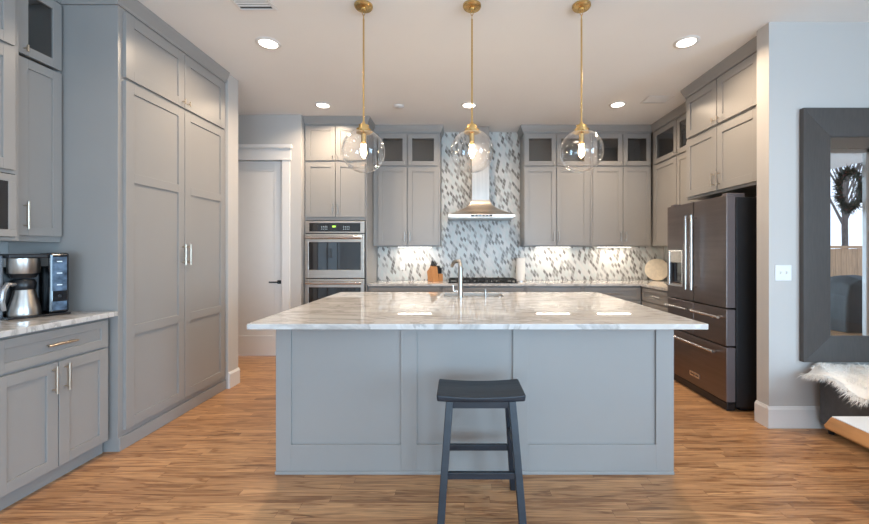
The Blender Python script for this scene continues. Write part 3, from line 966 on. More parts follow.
# ------------------------------------------------------------------ counter objects
kb = thing('knife_block', 'orange wooden knife block with dark handled knives on the back counter', 'knife block', (-0.290, 5.42, 0.9125), (0, 0, 0.65))
MB().prism([(-0.06, 0), (0.075, 0), (0.10, 0.135), (0.01, 0.215), (-0.012, 0.20)], 'x', -0.105, -0.005).build('wooden_block', blockm, kb, bevel=0.004)
MB().box(0.0, 0.068, -0.045, 0.06, 0.0, 0.105).build('steak_block', blockm, kb, bevel=0.004)
for i in range(4):
    x = -0.092 + i * 0.024
    MB().hexa([(x - .008, 0.018, 0.195), (x + .008, 0.018, 0.195), (x + .008, 0.040, 0.182), (x - .008, 0.040, 0.182)],
              [(x - .008, 0.018 - .055, 0.295 - i * .012), (x + .008, 0.018 - .055, 0.295 - i * .012), (x + .008, -0.012, 0.285 - i * .012), (x - .008, -0.012, 0.285 - i * .012)]).build('knife_handle', blackm, kb, bevel=0.003)
for i in range(3):
    x = 0.013 + i * 0.021
    for y, hh in ((-0.015, 0.19), (0.03, 0.215)):
        MB().box(x - .007, x + .007, y - .009, y + .009, 0.1055, hh).build('knife_handle', blackm, kb, bevel=0.003)

pt = thing('paper_towel_roll', 'white paper towel roll standing on the counter right of the cooktop', 'paper towel', (0.868, 5.43, 0.9125))
MB().lathe([(0, 0), (0.075, 0), (0.075, 0.010), (0, 0.010)], seg=28).cyl((0, 0, 0.01), (0, 0, 0.335), 0.008).lathe([(0, 0.335), (0.014, 0.337), (0.014, 0.352), (0, 0.355)]).build('holder', nickel, pt, smooth=True)
MB().lathe([(0.020, 0.0105), (0.062, 0.0105), (0.062, 0.322), (0.020, 0.322), (0.020, 0.0105)], seg=36).build('paper_roll', paper, pt, smooth=True)

# round board leaning on the right tile wall
bd = MB()
bd.lathe([(0, -0.010), (0.150, -0.010), (0.157, -0.006), (0.157, 0.006), (0.150, 0.010), (0, 0.010)], seg=48)
for k in range(40):
    pass
bo = bd.build('cutting_board', boardm, smooth=True)
bo.location = (2.828, 5.545, 0.9125 + 0.157)
bo.rotation_euler = (math.radians(80), 0, math.radians(-25))
tag(bo, 'round pale wooden board leaning in the back right corner beside the refrigerator', 'cutting board')

def outlet(name, label, loc, rot, w_=0.07, h_=0.115, gang='outlet', group=None):
    r = thing(name, label, 'outlet' if gang == 'outlet' else 'light switch', loc, rot, group)
    MB().box(-w_ / 2, w_ / 2, -0.005, 0, -h_ / 2, h_ / 2).build('wall_plate', plate, r, bevel=0.002)
    if gang == 'outlet':
        for z in (-0.021, 0.021):
            s = MB().box(-0.016, 0.016, -0.0065, -0.005, z - 0.014, z + 0.014).build('socket', plate, r, bevel=0.001)
            MB().box(-0.008, -0.005, -0.0070, -0.0065, z - 0.005, z + 0.006).box(0.005, 0.008, -0.0070, -0.0065, z - 0.005, z + 0.006).build('slot', slotm, s)
    else:
        for x in (-0.023, 0.023):
            MB().box(x - 0.005, x + 0.005, -0.016, -0.005, -0.004, 0.012).build('toggle', plate, r, bevel=0.001)
            MB().box(x - 0.008, x + 0.008, -0.0065, -0.005, -0.014, 0.014).build('toggle_frame', plate, r)
    return r
outlet('power_outlet', 'white outlet plate on the mosaic tiles left of the knife block', (-0.80, YB - 0.0125, 1.12), 0)
outlet('light_switch', 'white double toggle switch plate on the wall left of the big mirror', (2.445, 2.9345, 1.163), 0, 0.122, 0.118, 'switch')

# ------------------------------------------------------------------ under-cabinet LED bars
def led(x, y, label, w_=0.46, rot=0):
    r = thing('under_cabinet_light', label, 'light', (x, y, ZU), rot, 'under-cabinet light bars')
    MB().box(-w_ / 2 - 0.01, w_ / 2 + 0.01, -0.03, 0.03, -0.014, -0.0003).build('light_housing', plate, r)
    MB().box(-w_ / 2, w_ / 2, -0.022, 0.022, -0.0165, -0.014).build('light_lens', ledlit, r)
    l = area('led_light', (x, y, ZU - 0.018), (0, 0, rot), w_, 0.04, 2.0, (1.0, 0.86, 0.70))
led(-0.61, 5.50, 'bright light bar under the cabinet left of the range hood')
led(1.34, 5.50, 'bright light bar under the cabinet just right of the range hood')
led(2.20, 5.50, 'bright light bar under the wall cabinet beside the right corner')
led(2.84, 4.75, 'light bar under the cabinet on the right wall by the refrigerator', 0.46, R90)

# ------------------------------------------------------------------ recessed ceiling lights
def can(x, y, label=None):
    r = thing('recessed_light', label or '', 'ceiling light', (x, y, H), 0, 'round recessed ceiling lights')
    MB().lathe([(0.070, -0.0005), (0.098, -0.0005), (0.098, -0.004), (0.092, -0.009), (0.074, -0.010), (0.070, -0.006), (0.070, -0.0005)], seg=40).build('trim_ring', trimm, r, smooth=True)
    MB().lathe([(0, -0.003), (0.0695, -0.003), (0.0695, -0.006), (0, -0.006)], seg=40).build('lens', canlit, r, smooth=True)
    return r
names = ['near left recessed ceiling light beside the tall pantry', 'near right recessed ceiling light close to the refrigerator cabinet',
         'far left recessed ceiling light before the oven tower', 'recessed ceiling light above the range hood, behind the middle pendant', 'far right recessed ceiling light before the corner cabinet']
for i, (x, y) in enumerate(CANS):
    if i < 5:
        can(x, y, names[i])
    area('can_light', (x, y, H - 0.012), (0, 0, 0), 0.13, 0, CAN_W if i < 5 else ADDED_CAN_W, WARM, math.radians(150), True)  # lamps after the visible five are added without fixtures

# vents and detector
def vent(x0, x1, y0, y1, label):
    cx, cy = (x0 + x1) / 2, (y0 + y1) / 2
    r = thing('ceiling_vent', label, 'vent', (cx, cy, H))
    a, b3 = (x1 - x0) / 2, (y1 - y0) / 2
    bw = 0.022
    MB().box(-a, a, -b3, -b3 + bw, -0.008, -0.0003).box(-a, a, b3 - bw, b3, -0.008, -0.0003).box(-a, -a + bw, -b3 + bw, b3 - bw, -0.008, -0.0003).box(a - bw, a, -b3 + bw, b3 - bw, -0.008, -0.0003).build('vent_frame', trimm, r, bevel=0.002)
    MB().box(-a + bw, a - bw, -b3 + bw, b3 - bw, -0.0015, -0.0003).build('duct_opening', slotm, r)
    m_ = MB()
    k = int((2 * b3 - 2 * bw) / 0.026)
    for i in range(k):
        y = -b3 + bw + 0.008 + i * 0.026
        m_.hexa([(-a + bw, y - 0.006, -0.002), (a - bw, y - 0.006, -0.002), (a - bw, y - 0.004, -0.002), (-a + bw, y - 0.004, -0.002)][::1],
                [(-a + bw, y + 0.003, -0.009), (a - bw, y + 0.003, -0.009), (a - bw, y + 0.005, -0.009), (-a + bw, y + 0.005, -0.009)][::1])
    m_.build('louvres', trimm, r)
vent(2.11, 2.40, 4.32, 4.53, 'white louvred ceiling vent near the back right cabinets')
vent(-1.56, -1.29, 2.44, 2.79, 'white louvred ceiling vent at the top edge above the pantry')
dt = MB().lathe([(0, 0), (0.060, 0), (0.060, -0.012), (0.045, -0.022), (0, -0.024)], seg=28).build('smoke_detector', trimm, smooth=True)
dt.location = (-0.70, 4.62, H - 0.0003)
tag(dt, 'small round white detector on the ceiling behind the left pendant', 'smoke detector')

# ------------------------------------------------------------------ pendants
PY = 2.735
def pendant(label, x):
    r = thing('pendant_light', label, 'pendant light', (x, PY, 2.025), 0, 'glass globe pendants over the island')
    top = H - 2.025
    MB().lathe([(0, top - 0.0003), (0.064, top - 0.0003), (0.064, top - 0.012), (0.056, top - 0.022), (0.022, top - 0.026), (0.020, top - 0.040), (0, top - 0.040)], seg=40).build('ceiling_canopy', brass, r, smooth=True)
    # hook-and-loop link below the canopy
    m_ = MB().tube([(0.009 * math.cos(a), 0, top - 0.055 + 0.016 * math.sin(a)) for a in [2 * PI * k / 16 for k in range(17)]], 0.0025, seg=8)
    m_.tube([(0, 0.008 * math.cos(a), top - 0.083 + 0.016 * math.sin(a)) for a in [2 * PI * k / 16 for k in range(17)]], 0.0025, seg=8)
    m_.build('link', brass, r, smooth=True)
    MB().cyl((0, 0, 0.20), (0, 0, top - 0.098), 0.0062, seg=14).build('rod', brass, r, smooth=True)
    cap = MB().lathe([(0, 0.205), (0.010, 0.205), (0.014, 0.190), (0.034, 0.184), (0.036, 0.160), (0.050, 0.156), (0.050, 0.128), (0.034, 0.126), (0.020, 0.123), (0, 0.123)], seg=36)
    cap.build('cap', brass, r, smooth=True)
    for k in range(3):
        a = 2 * PI * k / 3 + 0.4
        MB().cyl((0.049 * math.cos(a), 0.049 * math.sin(a), 0.142), (0.066 * math.cos(a), 0.066 * math.sin(a), 0.142), 0.006, seg=10).build('thumb_screw', brass, r, smooth=True)
    MB().lathe([(0, 0.123), (0.017, 0.123), (0.017, 0.060), (0.013, 0.056), (0, 0.056)], seg=24).build('socket', brass, r, smooth=True)
    R = 0.150
    prof = []
    for k in range(33):
        th = 0.30 + (PI - 0.30) * k / 32
        prof.append((R * math.sin(th), R * math.cos(th)))
    prof[-1] = (0, -R)
    g = MB().lathe(prof, seg=56).build('glass_globe', globeglass, r, smooth='all')
    bl = MB().lathe([(0, 0.056), (0.011, 0.054), (0.013, 0.042), (0.026, 0.012), (0.029, -0.010), (0.024, -0.032), (0.010, -0.046), (0, -0.048)], seg=28).build('bulb', globeglass, r, smooth='all')
    MB().lathe([(0, 0.046), (0.011, 0.038), (0.021, 0.008), (0.022, -0.012), (0.014, -0.034), (0, -0.042)], seg=20).build('filament', filament, bl, smooth='all')
    return r
pr = pendant('left glass globe pendant on a brass rod, in front of the oven tower', -0.662)
p2 = copy_tree(pr); p2.location.x = 0.098; p2['label'] = 'middle glass globe pendant on a brass rod, in front of the range hood'
p3 = copy_tree(pr); p3.location.x = 0.866; p3['label'] = 'right glass globe pendant on a brass rod, in front of the glass-topped cabinets'
for x in (-0.662, 0.098, 0.866):
    l = bpy.data.lights.new('pendant_bulb', 'POINT')
    l.energy = 5; l.color = (1.0, 0.72, 0.42); l.shadow_soft_size = 0.03
    o = bpy.data.objects.new('pendant_bulb', l)
    o.location = (x, PY, 2.025 - 0.065)
    COL.objects.link(o)

# ------------------------------------------------------------------ refrigerator (front faces -X)
fr = thing('refrigerator', 'black stainless french door refrigerator with water dispenser and two lower drawers', 'refrigerator', (2.30, 3.22, 0))
# local: x into the wall (+), y towards the back wall, z up
FW = 0.915
MB().box(0.0, 0.66, 0.0, FW, 0.035, 1.775).build('fridge_body', fridge_body, fr, bevel=0.003)
def fdoor(name, y0, y1, z0, z1):
    return MB().box(-0.080, -0.008, y0, y1, z0, z1).build(name, fridgem, fr, bevel=0.005)
def vbar(parent, y, z0, z1):
    m_ = MB().cyl((-0.128, y, z0), (-0.128, y, z1), 0.0125, seg=16)
    for z in (z0 + 0.03, z1 - 0.03):
        m_.cyl((-0.080, y, z), (-0.128, y, z), 0.010, seg=12)
    m_.build('handle', chrome, parent, smooth=True)
def hbar(parent, y0, y1, z):
    m_ = MB().cyl((-0.128, y0, z), (-0.128, y1, z), 0.0125, seg=16)
    for y in (y0 + 0.03, y1 - 0.03):
        m_.cyl((-0.080, y, z), (-0.128, y, z), 0.010, seg=12)
    m_.build('handle', chrome, parent, smooth=True)
mid = FW / 2
zs = [0.072, 0.515, 0.520, 0.835, 0.842, 1.775]
# near french door
d1 = fdoor('door', 0.004, mid - 0.003, 0.855, 1.790)
vbar(d1, mid - 0.045, 0.965, 1.665)
# far door with dispenser recess
dy0, dy1, dz0, dz1 = 0.640, 0.868, 0.985, 1.330
m_ = MB()
m_.box(-0.080, -0.008, mid + 0.003, dy0, 0.855, 1.790).box(-0.080, -0.008, dy1, FW - 0.002, 0.855, 1.790)
m_.box(-0.080, -0.008, dy0, dy1, 0.855, dz0).box(-0.080, -0.008, dy0, dy1, dz1, 1.790).box(-0.030, -0.008, dy0, dy1, dz0, dz1)
d2 = m_.build('door', fridgem, fr)
vbar(d2, mid + 0.045, 0.965, 1.665)
dsp = MB().box(-0.086, -0.080, dy0 - 0.012, dy0 + 0.006, dz0 - 0.012, dz1 + 0.012).box(-0.086, -0.080, dy1 - 0.006, dy1 + 0.012, dz0 - 0.012, dz1 + 0.012)
dsp.box(-0.086, -0.080, dy0 + 0.006, dy1 - 0.006, dz0 - 0.012, dz0 + 0.006).box(-0.086, -0.080, dy0 + 0.006, dy1 - 0.006, dz1 - 0.006, dz1 + 0.012)
dsp = dsp.build('dispenser_frame', chrome, d2, bevel=0.002)
MB().box(-0.079, -0.031, dy0 + 0.001, dy1 - 0.001, dz1 - 0.115, dz1 - 0.001).build('dispenser_panel', steel, d2)
MB().box(-0.045, -0.031, dy0 + 0.02, dy1 - 0.02, dz0 + 0.03, dz1 - 0.12).build('dispenser_niche', blackg, d2)
MB().box(-0.076, -0.031, dy0 + 0.001, dy1 - 0.001, dz0 + 0.001, dz0 + 0.012).build('drip_tray', steel, d2)
dr1 = fdoor('middle_drawer', 0.004, mid - 0.003, 0.540, 0.845)
hbar(dr1, 0.04, mid - 0.04, 0.775)
dr2 = fdoor('middle_drawer', mid + 0.003, FW - 0.002, 0.540, 0.845)
hbar(dr2, mid + 0.03, FW - 0.05, 0.775)
dr3 = fdoor('freezer_drawer', 0.004, FW - 0.002, 0.075, 0.530)
hbar(dr3, 0.10, FW - 0.08, 0.470)
for dd_, za, zb in ((d1, 0.855, 1.790), (dr1, 0.540, 0.845), (dr3, 0.075, 0.530)):
    MB().box(-0.076, -0.010, 0.001, 0.0038, za + 0.004, zb - 0.004).build('door_side', fridge_side, dd_)
bg_ = MB().box(-0.083, -0.080, 0.365, 0.515, 0.150, 0.192).build('badge', chrome, dr3, bevel=0.001)
MB().box(-0.072, -0.004, 0.01, FW - 0.008, 0.004, 0.068).build('toe_grille', blackm, fr, bevel=0.004)
MB().box(0.05, 0.60, 0.03, FW - 0.03, 0.0, 0.035).build('feet', blackm, fr)
MB().box(-0.06, 0.09, 0.03, 0.09, 1.7905, 1.812).box(0.0, 0.09, 0.03, 0.09, 1.775, 1.7905).build('hinge_cover', fridge_side, fr, bevel=0.003)
MB().box(-0.06, 0.09, FW - 0.09, FW - 0.03, 1.7905, 1.812).box(0.0, 0.09, FW - 0.09, FW - 0.03, 1.775, 1.7905).build('hinge_cover', fridge_side, fr, bevel=0.003)
# raised lettering on the badge, reading along the front
def letters(txt, parent, loc, rot, size, mat, name='lettering', depth=0.0006):
    c = bpy.data.curves.new(name, 'FONT')
    c.body = txt; c.size = size; c.align_x = 'CENTER'; c.align_y = 'CENTER'; c.extrude = depth
    o = bpy.data.objects.new(name, c)
    COL.objects.link(o)
    dg = bpy.context.evaluated_depsgraph_get()
    me = bpy.data.meshes.new_from_object(o.evaluated_get(dg))
    bpy.data.objects.remove(o)
    me.materials.clear(); me.materials.append(mat)
    o = bpy.data.objects.new(name, me)
    COL.objects.link(o)
    o.parent = parent; o.location = loc; o.rotation_euler = rot
    return o
letters('KitchenAid', bg_, (-0.0835, 0.44, 0.171), (R90, 0, -R90), 0.026, blackm)

# ------------------------------------------------------------------ stool
st = thing('bar_stool', 'dark blue-black wooden saddle stool in front of the island', 'stool', (0.112, 2.005, 0))
SW, SD = 0.217, 0.125
m_ = MB()
nx, ny = 20, 6
def zs_(u): return 0.619 + 0.012 * (abs(u) ** 2.0)
gt = [[m_.bm.verts.new((SW * (-1 + 2 * i / nx) * (1 - 0.0 * j), SD * (-1 + 2 * j / ny), zs_(-1 + 2 * i / nx))) for j in range(ny + 1)] for i in range(nx + 1)]
gb = [[m_.bm.verts.new((SW * 0.985 * (-1 + 2 * i / nx), SD * 0.98 * (-1 + 2 * j / ny), 0.5925 + 0.004 * abs(-1 + 2 * i / nx) ** 2)) for j in range(ny + 1)] for i in range(nx + 1)]
for i in range(nx):
    for j in range(ny):
        m_.bm.faces.new([gt[i][j], gt[i + 1][j], gt[i + 1][j + 1], gt[i][j + 1]])
        m_.bm.faces.new([gb[i][j], gb[i][j + 1], gb[i + 1][j + 1], gb[i + 1][j]])
for i in range(nx):
    m_.bm.faces.new([gt[i][0], gb[i][0], gb[i + 1][0], gt[i + 1][0]])
    m_.bm.faces.new([gt[i][ny], gt[i + 1][ny], gb[i + 1][ny], gb[i][ny]])
for j in range(ny):
    m_.bm.faces.new([gt[0][j], gt[0][j + 1], gb[0][j + 1], gb[0][j]])
    m_.bm.faces.new([gt[nx][j], gb[nx][j], gb[nx][j + 1], gt[nx][j + 1]])
m_.build('seat', stoolm, st, bevel=0.008, smooth=True, seg=3)
def legpos(sx, sy, z):
    t = z / 0.594
    return (sx * (0.196 - 0.043 * t), sy * (0.168 - 0.078 * t))
for sx in (-1, 1):
    for sy in (-1, 1):
        a = legpos(sx, sy, 0); b3 = legpos(sx, sy, 0.594)
        h = 0.018
        MB().hexa([(a[0] - h, a[1] - h, 0), (a[0] + h, a[1] - h, 0), (a[0] + h, a[1] + h, 0), (a[0] - h, a[1] + h, 0)],
                  [(b3[0] - h, b3[1] - h, 0.594), (b3[0] + h, b3[1] - h, 0.594), (b3[0] + h, b3[1] + h, 0.594), (b3[0] - h, b3[1] + h, 0.594)]).build('leg', stoolm, st, bevel=0.003)
for sy in (-1, 1):
    p = legpos(1, sy, 0.25); xx = p[0] - 0.017
    MB().box(-xx, xx, p[1] - 0.010, p[1] + 0.010, 0.234, 0.266).build('stretcher', stoolm, st, bevel=0.002)
    p = legpos(1, sy, 0.572); xx = p[0] - 0.017
    MB().box(-xx, xx, p[1] - 0.009, p[1] + 0.009, 0.556, 0.594).build('apron', stoolm, st, bevel=0.002)
for sx in (-1, 1):
    p = legpos(sx, 1, 0.36); yy = p[1] - 0.017
    MB().box(p[0] - 0.009, p[0] + 0.009, -yy, yy, 0.345, 0.375).build('stretcher', stoolm, st, bevel=0.002)
    p = legpos(sx, 1, 0.572); yy = p[1] - 0.017
    MB().box(p[0] - 0.009, p[0] + 0.009, -yy, yy, 0.556, 0.594).build('apron', stoolm, st, bevel=0.002)

# ------------------------------------------------------------------ wall mirror
mr_ = thing('wall_mirror', 'large wall mirror in a wide dark wood frame on the right wall', 'mirror', (3.11, 2.934, 1.444))
mx0, mx1, mz0, mz1, fw = -0.545, 0.545, -0.943, 0.948, 0.212
m_ = MB()
# four mitred members with a slightly raised outer edge
def member(a, b3, c, d2_):
    bot = [(p[0], -0.004, p[1]) for p in (a, b3, c, d2_)]
    top = [(p[0], -0.040, p[1]) for p in (a, b3)] + [(p[0], -0.028, p[1]) for p in (c, d2_)]
    return MB().hexa(bot, top)
o1, o2, o3, o4 = (mx0, mz0), (mx1, mz0), (mx1, mz1), (mx0, mz1)
i1, i2, i3, i4 = (mx0 + fw, mz0 + fw - 0.02), (mx1 - fw, mz0 + fw - 0.02), (mx1 - fw, mz1 - fw), (mx0 + fw, mz1 - fw)
for a, b3, c, d2_ in ((o1, o2, i2, i1), (o2, o3, i3, i2), (o3, o4, i4, i3), (o4, o1, i1, i4)):
    member(a, b3, c, d2_).build('frame_side', framewood, mr_, bevel=0.002)
MB().box(mx0 + fw - 0.004, mx1 - fw + 0.004, -0.016, -0.010, mz0 + fw - 0.024, mz1 - fw + 0.004).build('mirror_glass', mirrorm, mr_)
MB().box(mx0 + 0.01, mx1 - 0.01, -0.004, -0.0005, mz0 + 0.01, mz1 - 0.01).build('backing_board', blackm, mr_)

# ------------------------------------------------------------------ leather bench + fur
bn = thing('leather_bench', 'black leather storage bench under the mirror', 'bench', (2.98, 2.27, 0))
m_ = MB().box(-0.315, 0.315, -0.62, 0.61, 0.06, 0.385)
m_.build('bench_body', leather, bn, bevel=0.012, seg=3)
MB().box(-0.322, 0.322, -0.627, 0.617, 0.390, 0.445).build('bench_lid', leather, bn, bevel=0.015, seg=3)
for sx in (-1, 1):
    for y in (-0.57, 0.56):
        MB().lathe([(0, 0), (0.018, 0), (0.026, 0.058), (0, 0.0595)], sx * 0.27, y, seg=16).build('foot', blackm, bn, smooth=True)
MB().tube([(-0.3165, -0.60, 0.372), (-0.3165, 0.0, 0.360), (-0.3165, 0.60, 0.372)], 0.004, seg=8).build('piping', leather, bn, smooth=True)

fur = MB()
rng = random.Random(3)
gx, gy = 34, 40
fx0, fx1, fy0_, fy1_ = 2.60, 3.34, 1.62, 2.88
def furz(x, y):
    zz = 0.482 + 0.014 * math.sin(7 * x + 3 * y) * math.sin(9 * y) + 0.012 * math.sin(23 * x) * math.cos(19 * y)
    if x < 2.675:
        zz -= min(0.10, (2.675 - x) * 1.0) * (0.6 + 0.4 * math.sin(11 * y))
    return zz
def edge(y):
    return 2.595 + 0.03 * math.sin(6 * y + 1) + 0.02 * math.sin(17 * y)
pts = []
G = []
for i in range(gx + 1):
    row = []
    for j in range(gy + 1):
        y = fy0_ + (fy1_ - fy0_) * j / gy
        x = edge(y) + (fx1 - edge(y)) * i / gx
        row.append((x, y, furz(x, y)))
    G.append(row)
top = [[fur.bm.verts.new(p) for p in row] for row in G]
botv = [[fur.bm.verts.new((p[0], p[1], max(p[2] - 0.014, 0.4465) if p[0] > 2.655 else p[2] - 0.014)) for p in row] for row in G]
for i in range(gx):
    for j in range(gy):
        fur.bm.faces.new([top[i][j], top[i + 1][j], top[i + 1][j + 1], top[i][j + 1]])
        fur.bm.faces.new([botv[i][j], botv[i][j + 1], botv[i + 1][j + 1], botv[i + 1][j]])
for i in range(gx):
    fur.bm.faces.new([top[i][0], botv[i][0], botv[i + 1][0], top[i + 1][0]])
    fur.bm.faces.new([top[i][gy], top[i + 1][gy], botv[i + 1][gy], botv[i][gy]])
for j in range(gy):
    fur.bm.faces.new([top[0][j], top[0][j + 1], botv[0][j + 1], botv[0][j]])
    fur.bm.faces.new([top[gx][j], botv[gx][j], botv[gx][j + 1], top[gx][j + 1]])
def tuft(p, d, ln, wd):
    p = Vector(p); d = Vector(d).normalized()
    s = d.cross(Vector((rng.uniform(-1, 1), rng.uniform(-1, 1), rng.uniform(-1, 1)))).normalized() * wd
    s2 = d.cross(s).normalized() * wd * 0.5
    mid_ = p + d * ln * 0.5 + Vector((0, 0, 0.004))
    a = [fur.bm.verts.new(v) for v in (p + s, p - s * 0.5 + s2, p - s * 0.5 - s2)]
    b3 = [fur.bm.verts.new(v) for v in (mid_ + s * .7, mid_ - s * 0.35 + s2 * .7, mid_ - s * 0.35 - s2 * .7)]
    tip = fur.bm.verts.new(p + d * ln + Vector((0, 0, -0.25 * ln)))
    for k in range(3):
        q = (k + 1) % 3
        fur.bm.faces.new([a[k], a[q], b3[q], b3[k]])
        fur.bm.faces.new([b3[k], b3[q], tip])
for k in range(2600):
    x = rng.uniform(2.62, 3.3); y = rng.uniform(fy0_, fy1_)
    if x < edge(y): continue
    tuft((x, y, furz(x, y) - 0.004), (rng.uniform(-1.0, 0.2), rng.uniform(-0.9, 0.5), rng.uniform(0.15, 0.7)), rng.uniform(0.03, 0.06), 0.0035)
for k in range(1100):
    y = rng.uniform(fy0_, fy1_); x = edge(y) + rng.uniform(0, 0.02)
    tuft((x, y, furz(x, y) - 0.008), (-0.9, rng.uniform(-0.9, 0.35), rng.uniform(-0.5, 0.15)), rng.uniform(0.035, 0.085), 0.0035)
for k in range(500):
    x = rng.uniform(2.62, 3.3); y = fy1_
    tuft((x, y, furz(x, y) - 0.008), (rng.uniform(-0.6, 0.3), 0.35, rng.uniform(0.1, 0.5)), rng.uniform(0.02, 0.04), 0.0035)
fo = fur.build('fur_throw', furm)
tag(fo, 'fluffy white fur throw laid over the black leather bench', 'throw')

# ------------------------------------------------------------------ coffee table corner
tb = thing('coffee_table', 'white-topped low table with a rough wooden edge at the right edge', 'table', (2.267, 1.505, 0))
def ring(z, ins, n_=10, hx=0.215, hy=0.70, r_=0.035):
    pts = []
    for cx, cy, a0 in ((hx - r_, hy - r_, 0), (-hx + r_, hy - r_, PI / 2), (-hx + r_, -hy + r_, PI), (hx - r_, -hy + r_, 1.5 * PI)):
        for k in range(n_ + 1):
            a = a0 + PI / 2 * k / n_
            wob = 0.004 * math.sin(9 * (cy + math.sin(a) * r_)) 
            pts.append((cx + (r_ - ins) * math.cos(a) + wob, cy + (r_ - ins) * math.sin(a), z))
    return pts
rs = [ring(0.330, 0.03), ring(0.336, 0.0), ring(0.345, -0.002), ring(0.394, 0.024), ring(0.400, 0.030)]
m_ = MB(); RR = [[m_.bm.verts.new(p) for p in r0] for r0 in rs]
for a, b3 in zip(RR[:-1], RR[1:]):
    k = len(a)
    for i in range(k):
        m_.bm.faces.new([a[i], a[(i + 1) % k], b3[(i + 1) % k], b3[i]])
m_.bm.faces.new(RR[0][::-1]); m_.bm.faces.new(RR[-1])
m_.build('wooden_slab', tablew, tb, smooth=True)
m_ = MB(); A = [m_.bm.verts.new((p[0], p[1], 0.4002)) for p in ring(0, 0.031)]; B = [m_.bm.verts.new((p[0], p[1], 0.404)) for p in ring(0, 0.031)]
k = len(A)
for i in range(k): m_.bm.faces.new([A[i], A[(i + 1) % k], B[(i + 1) % k], B[i]])
m_.bm.faces.new(A[::-1]); m_.bm.faces.new(B)
m_.build('table_top', tabletop, tb)
for sx in (-1, 1):
    for sy in (-1, 1):
        MB().box(sx * 0.12 - 0.02, sx * 0.12 + 0.02, sy * 0.32 - 0.02, sy * 0.32 + 0.02, 0, 0.3295).build('leg', blackm, tb, bevel=0.002)

# ------------------------------------------------------------------ coffee maker
cm = thing('coffee_maker', 'black and steel drip coffee maker with a steel carafe on the left worktop', 'coffee maker', (-2.598, 2.385, CH + 0.0325), math.radians(62))
# local: x right, -y front
MB().box(-0.135, 0.140, -0.110, 0.085, 0, 0.014).build('base', blackg, cm, bevel=0.005)
MB().box(-0.130, 0.040, 0.035, 0.085, 0.0145, 0.30).build('rear_column', blackm, cm, bevel=0.008)
MB().box(-0.160, -0.128, -0.03, 0.085, 0.0, 0.37).build('water_tank', simple('tank_grey', (0.16, 0.17, 0.19), 0.25, var=0.05), cm, bevel=0.008)
tw = MB().box(0.044, 0.135, -0.10, 0.085, 0.0145, 0.385).build('control_tower', blackg, cm, bevel=0.014, seg=4)
disp = simple('display_reflection', (0.10, 0.15, 0.22), 0.12, var=0.6, scale=26)  # mottled blue colours window reflections into the dark panel
MB().box(0.055, 0.122, -0.1015, -0.10, 0.150, 0.360).build('display', disp, tw, bevel=0.0006)
MB().box(0.055, 0.122, -0.1015, -0.10, 0.030, 0.085).build('lower_display', disp, tw, bevel=0.0006)
for i in range(3):
    MB().box(0.076, 0.100, -0.1025, -0.1015, 0.328 - 0.072 * i, 0.334 - 0.072 * i).build('display_mark', whiteled, tw)
MB().cyl((0.089, -0.100, 0.118), (0.089, -0.108, 0.118), 0.008, seg=20).build('dial', blackm, tw, smooth=True)
MB().box(-0.125, 0.042, -0.098, 0.085, 0.352, 0.378).build('lid', blackm, cm, bevel=0.008, seg=3)
MB().lathe([(0, 0.262), (0.066, 0.262), (0.070, 0.268), (0.070, 0.3515), (0, 0.3515)], -0.045, -0.022, seg=36).build('filter_basket', steel_v, cm, smooth=True)
MB().lathe([(0, 0.235), (0.050, 0.235), (0.064, 0.2615), (0, 0.2615)], -0.045, -0.022, seg=36).build('basket_ring', blackm, cm, smooth=True)
cf = MB().lathe([(0, 0.0), (0.070, 0.0), (0.072, 0.010), (0.066, 0.055), (0.053, 0.110), (0.044, 0.155), (0, 0.155)], seg=40).build('carafe', steel_v, cm, smooth=True, loc=(-0.045, -0.034, 0.0145))
MB().lathe([(0.0445, 0.150), (0.049, 0.156), (0.051, 0.192), (0.040, 0.212), (0, 0.212)], seg=32).build('carafe_lid', blackm, cf, smooth=True)
MB().tube([(-0.040, -0.020, 0.185), (-0.078, -0.045, 0.190), (-0.098, -0.055, 0.150), (-0.104, -0.058, 0.09), (-0.092, -0.050, 0.04)], [0.010, 0.013, 0.014, 0.013, 0.009], seg=12).build('carafe_handle', simple('handle_grey', (0.45, 0.45, 0.46), 0.3, 0.7), cf, smooth=True)

# ------------------------------------------------------------------ patio seen in the mirror
struct(MB().box(4.6, 28, -22, -0.02, -0.30, -0.02).build('patio_ground', patiom))
for sname, (xa, xb, yy) in {'a': (7.0, 14.0, -4.2)}.items():
    r = thing('wooden_fence', 'weathered wooden privacy fence outside, seen in the mirror', 'fence', ((xa + xb) / 2, yy, -0.02))
    m_ = MB()
    x = xa; i = 0
    while x < xb:
        m_.box(x - (xa + xb) / 2, x - (xa + xb) / 2 + 0.135, 0, 0.02, 0, 1.42 + 0.006 * (i % 3)); x += 0.142; i += 1
    m_.build('fence_boards', fencem, r)
    MB().box(-3.6, 3.6, -0.05, 0.05, 1.435, 1.50).build('rail', fencem, r)
gr = thing('covered_grill', 'grey cloth covered barbecue outside on the patio, seen in the mirror', 'grill', (6.66, -0.80, -0.02))
m_ = MB()
prof = [(-0.34, 0), (0.34, 0), (0.33, 0.66), (0.26, 0.88), (0.10, 0.95), (-0.12, 0.94), (-0.28, 0.84), (-0.33, 0.64)]
rings = []
for j in range(9):
    t = j / 8
    sc_ = 0.94 + 0.06 * math.sin(PI * t)
    rings.append([m_.bm.verts.new((p[0] * (sc_ + 0.012 * math.sin(5 * j + 2 * i)), -0.28 + 0.56 * t, p[1] * sc_)) for i, p in enumerate(prof)])
for a, b3 in zip(rings[:-1], rings[1:]):
    k = len(a)
    for i in range(k): m_.bm.faces.new([a[i], a[(i + 1) % k], b3[(i + 1) % k], b3[i]])
m_.bm.faces.new(rings[0]); m_.bm.faces.new(rings[-1][::-1])
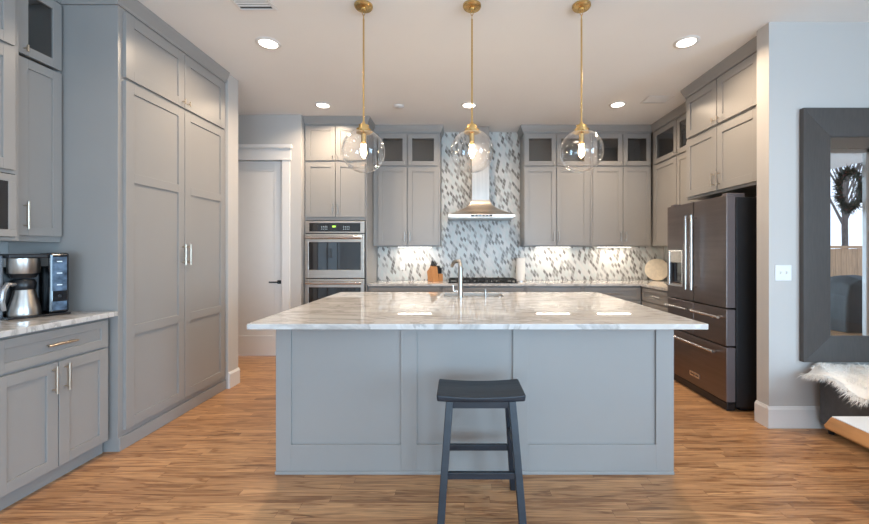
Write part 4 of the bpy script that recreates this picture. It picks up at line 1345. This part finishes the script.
m_.build('grill_cover', grillm, gr, bevel=0.03)
# bare trees
def tree(x, y, h, seed, label):
    rg = random.Random(seed)
    m_ = MB()
    def br(p, d, ln, r, dep):
        q = p + d * ln
        m_.tube([p, (p + q) / 2 + Vector((rg.uniform(-.04, .04), rg.uniform(-.04, .04), 0)) * ln, q], [r, r * 0.85, r * 0.65], seg=6 if dep < 2 else 4, cap=False)
        if dep >= 4: return
        for k in range(3 if dep else 5):
            nd = (d + Vector((rg.uniform(-.6, .6), rg.uniform(-.45, .45), rg.uniform(-.1, .5)))).normalized()
            br(p + d * ln * rg.uniform(0.45, 1.0), nd, ln * rg.uniform(0.45, 0.7), r * 0.5, dep + 1)
    br(Vector((0, 0, 0)), Vector((0, 0, 1)), h * 0.5, 0.06, 0)
    o = m_.build('bare_tree', barkm, loc=(x, y, -0.02))
    tag(o, label, 'tree', 'bare winter trees beyond the fence')
for i, (x, y, h) in enumerate(((12.3, -6.6, 7.5), (15.3, -9.6, 9), (18.2, -12.4, 10), (22.4, -16.8, 11))):
    tree(x, y, h, i + 11, 'bare leafless tree outside beyond the wooden fence, seen in the mirror')
# wreath on the glass door
wr = thing('wreath', 'dark twiggy wreath with red berries on the patio door, seen in the mirror', 'wreath', (5.95, -0.08, 2.27))
m_ = MB(); rg = random.Random(5)
m_.tube([(0.15 * math.cos(a), 0, 0.27 * math.sin(a)) for a in [2 * PI * k / 24 for k in range(25)]], 0.02, seg=8)
for k in range(900):
    a = rg.uniform(0, 2 * PI)
    c = Vector((0.15 * math.cos(a), 0, 0.27 * math.sin(a)))
    d_ = Vector((math.cos(a) * rg.uniform(-.4, 1.2) + rg.uniform(-.5, .5), rg.uniform(-.5, .3), math.sin(a) * rg.uniform(-.4, 1) + rg.uniform(-.6, .4))).normalized()
    m_.tube([c, c + d_ * rg.uniform(0.05, 0.14)], [0.008, 0.002], seg=3, cap=False)
m_.build('twigs', leafm, wr)
m_ = MB()
for k in range(40):
    a = rg.uniform(0, 2 * PI); rr = rg.uniform(0.9, 1.3)
    c = (0.15 * math.cos(a) * rr, rg.uniform(0.0, 0.03), 0.27 * math.sin(a) * rr)
    m_.lathe([(0, c[2] - 0.011), (0.009, c[2] - 0.005), (0.009, c[2] + 0.005), (0, c[2] + 0.011)], c[0], c[1], seg=6)
m_.build('berries', berrym, wr)
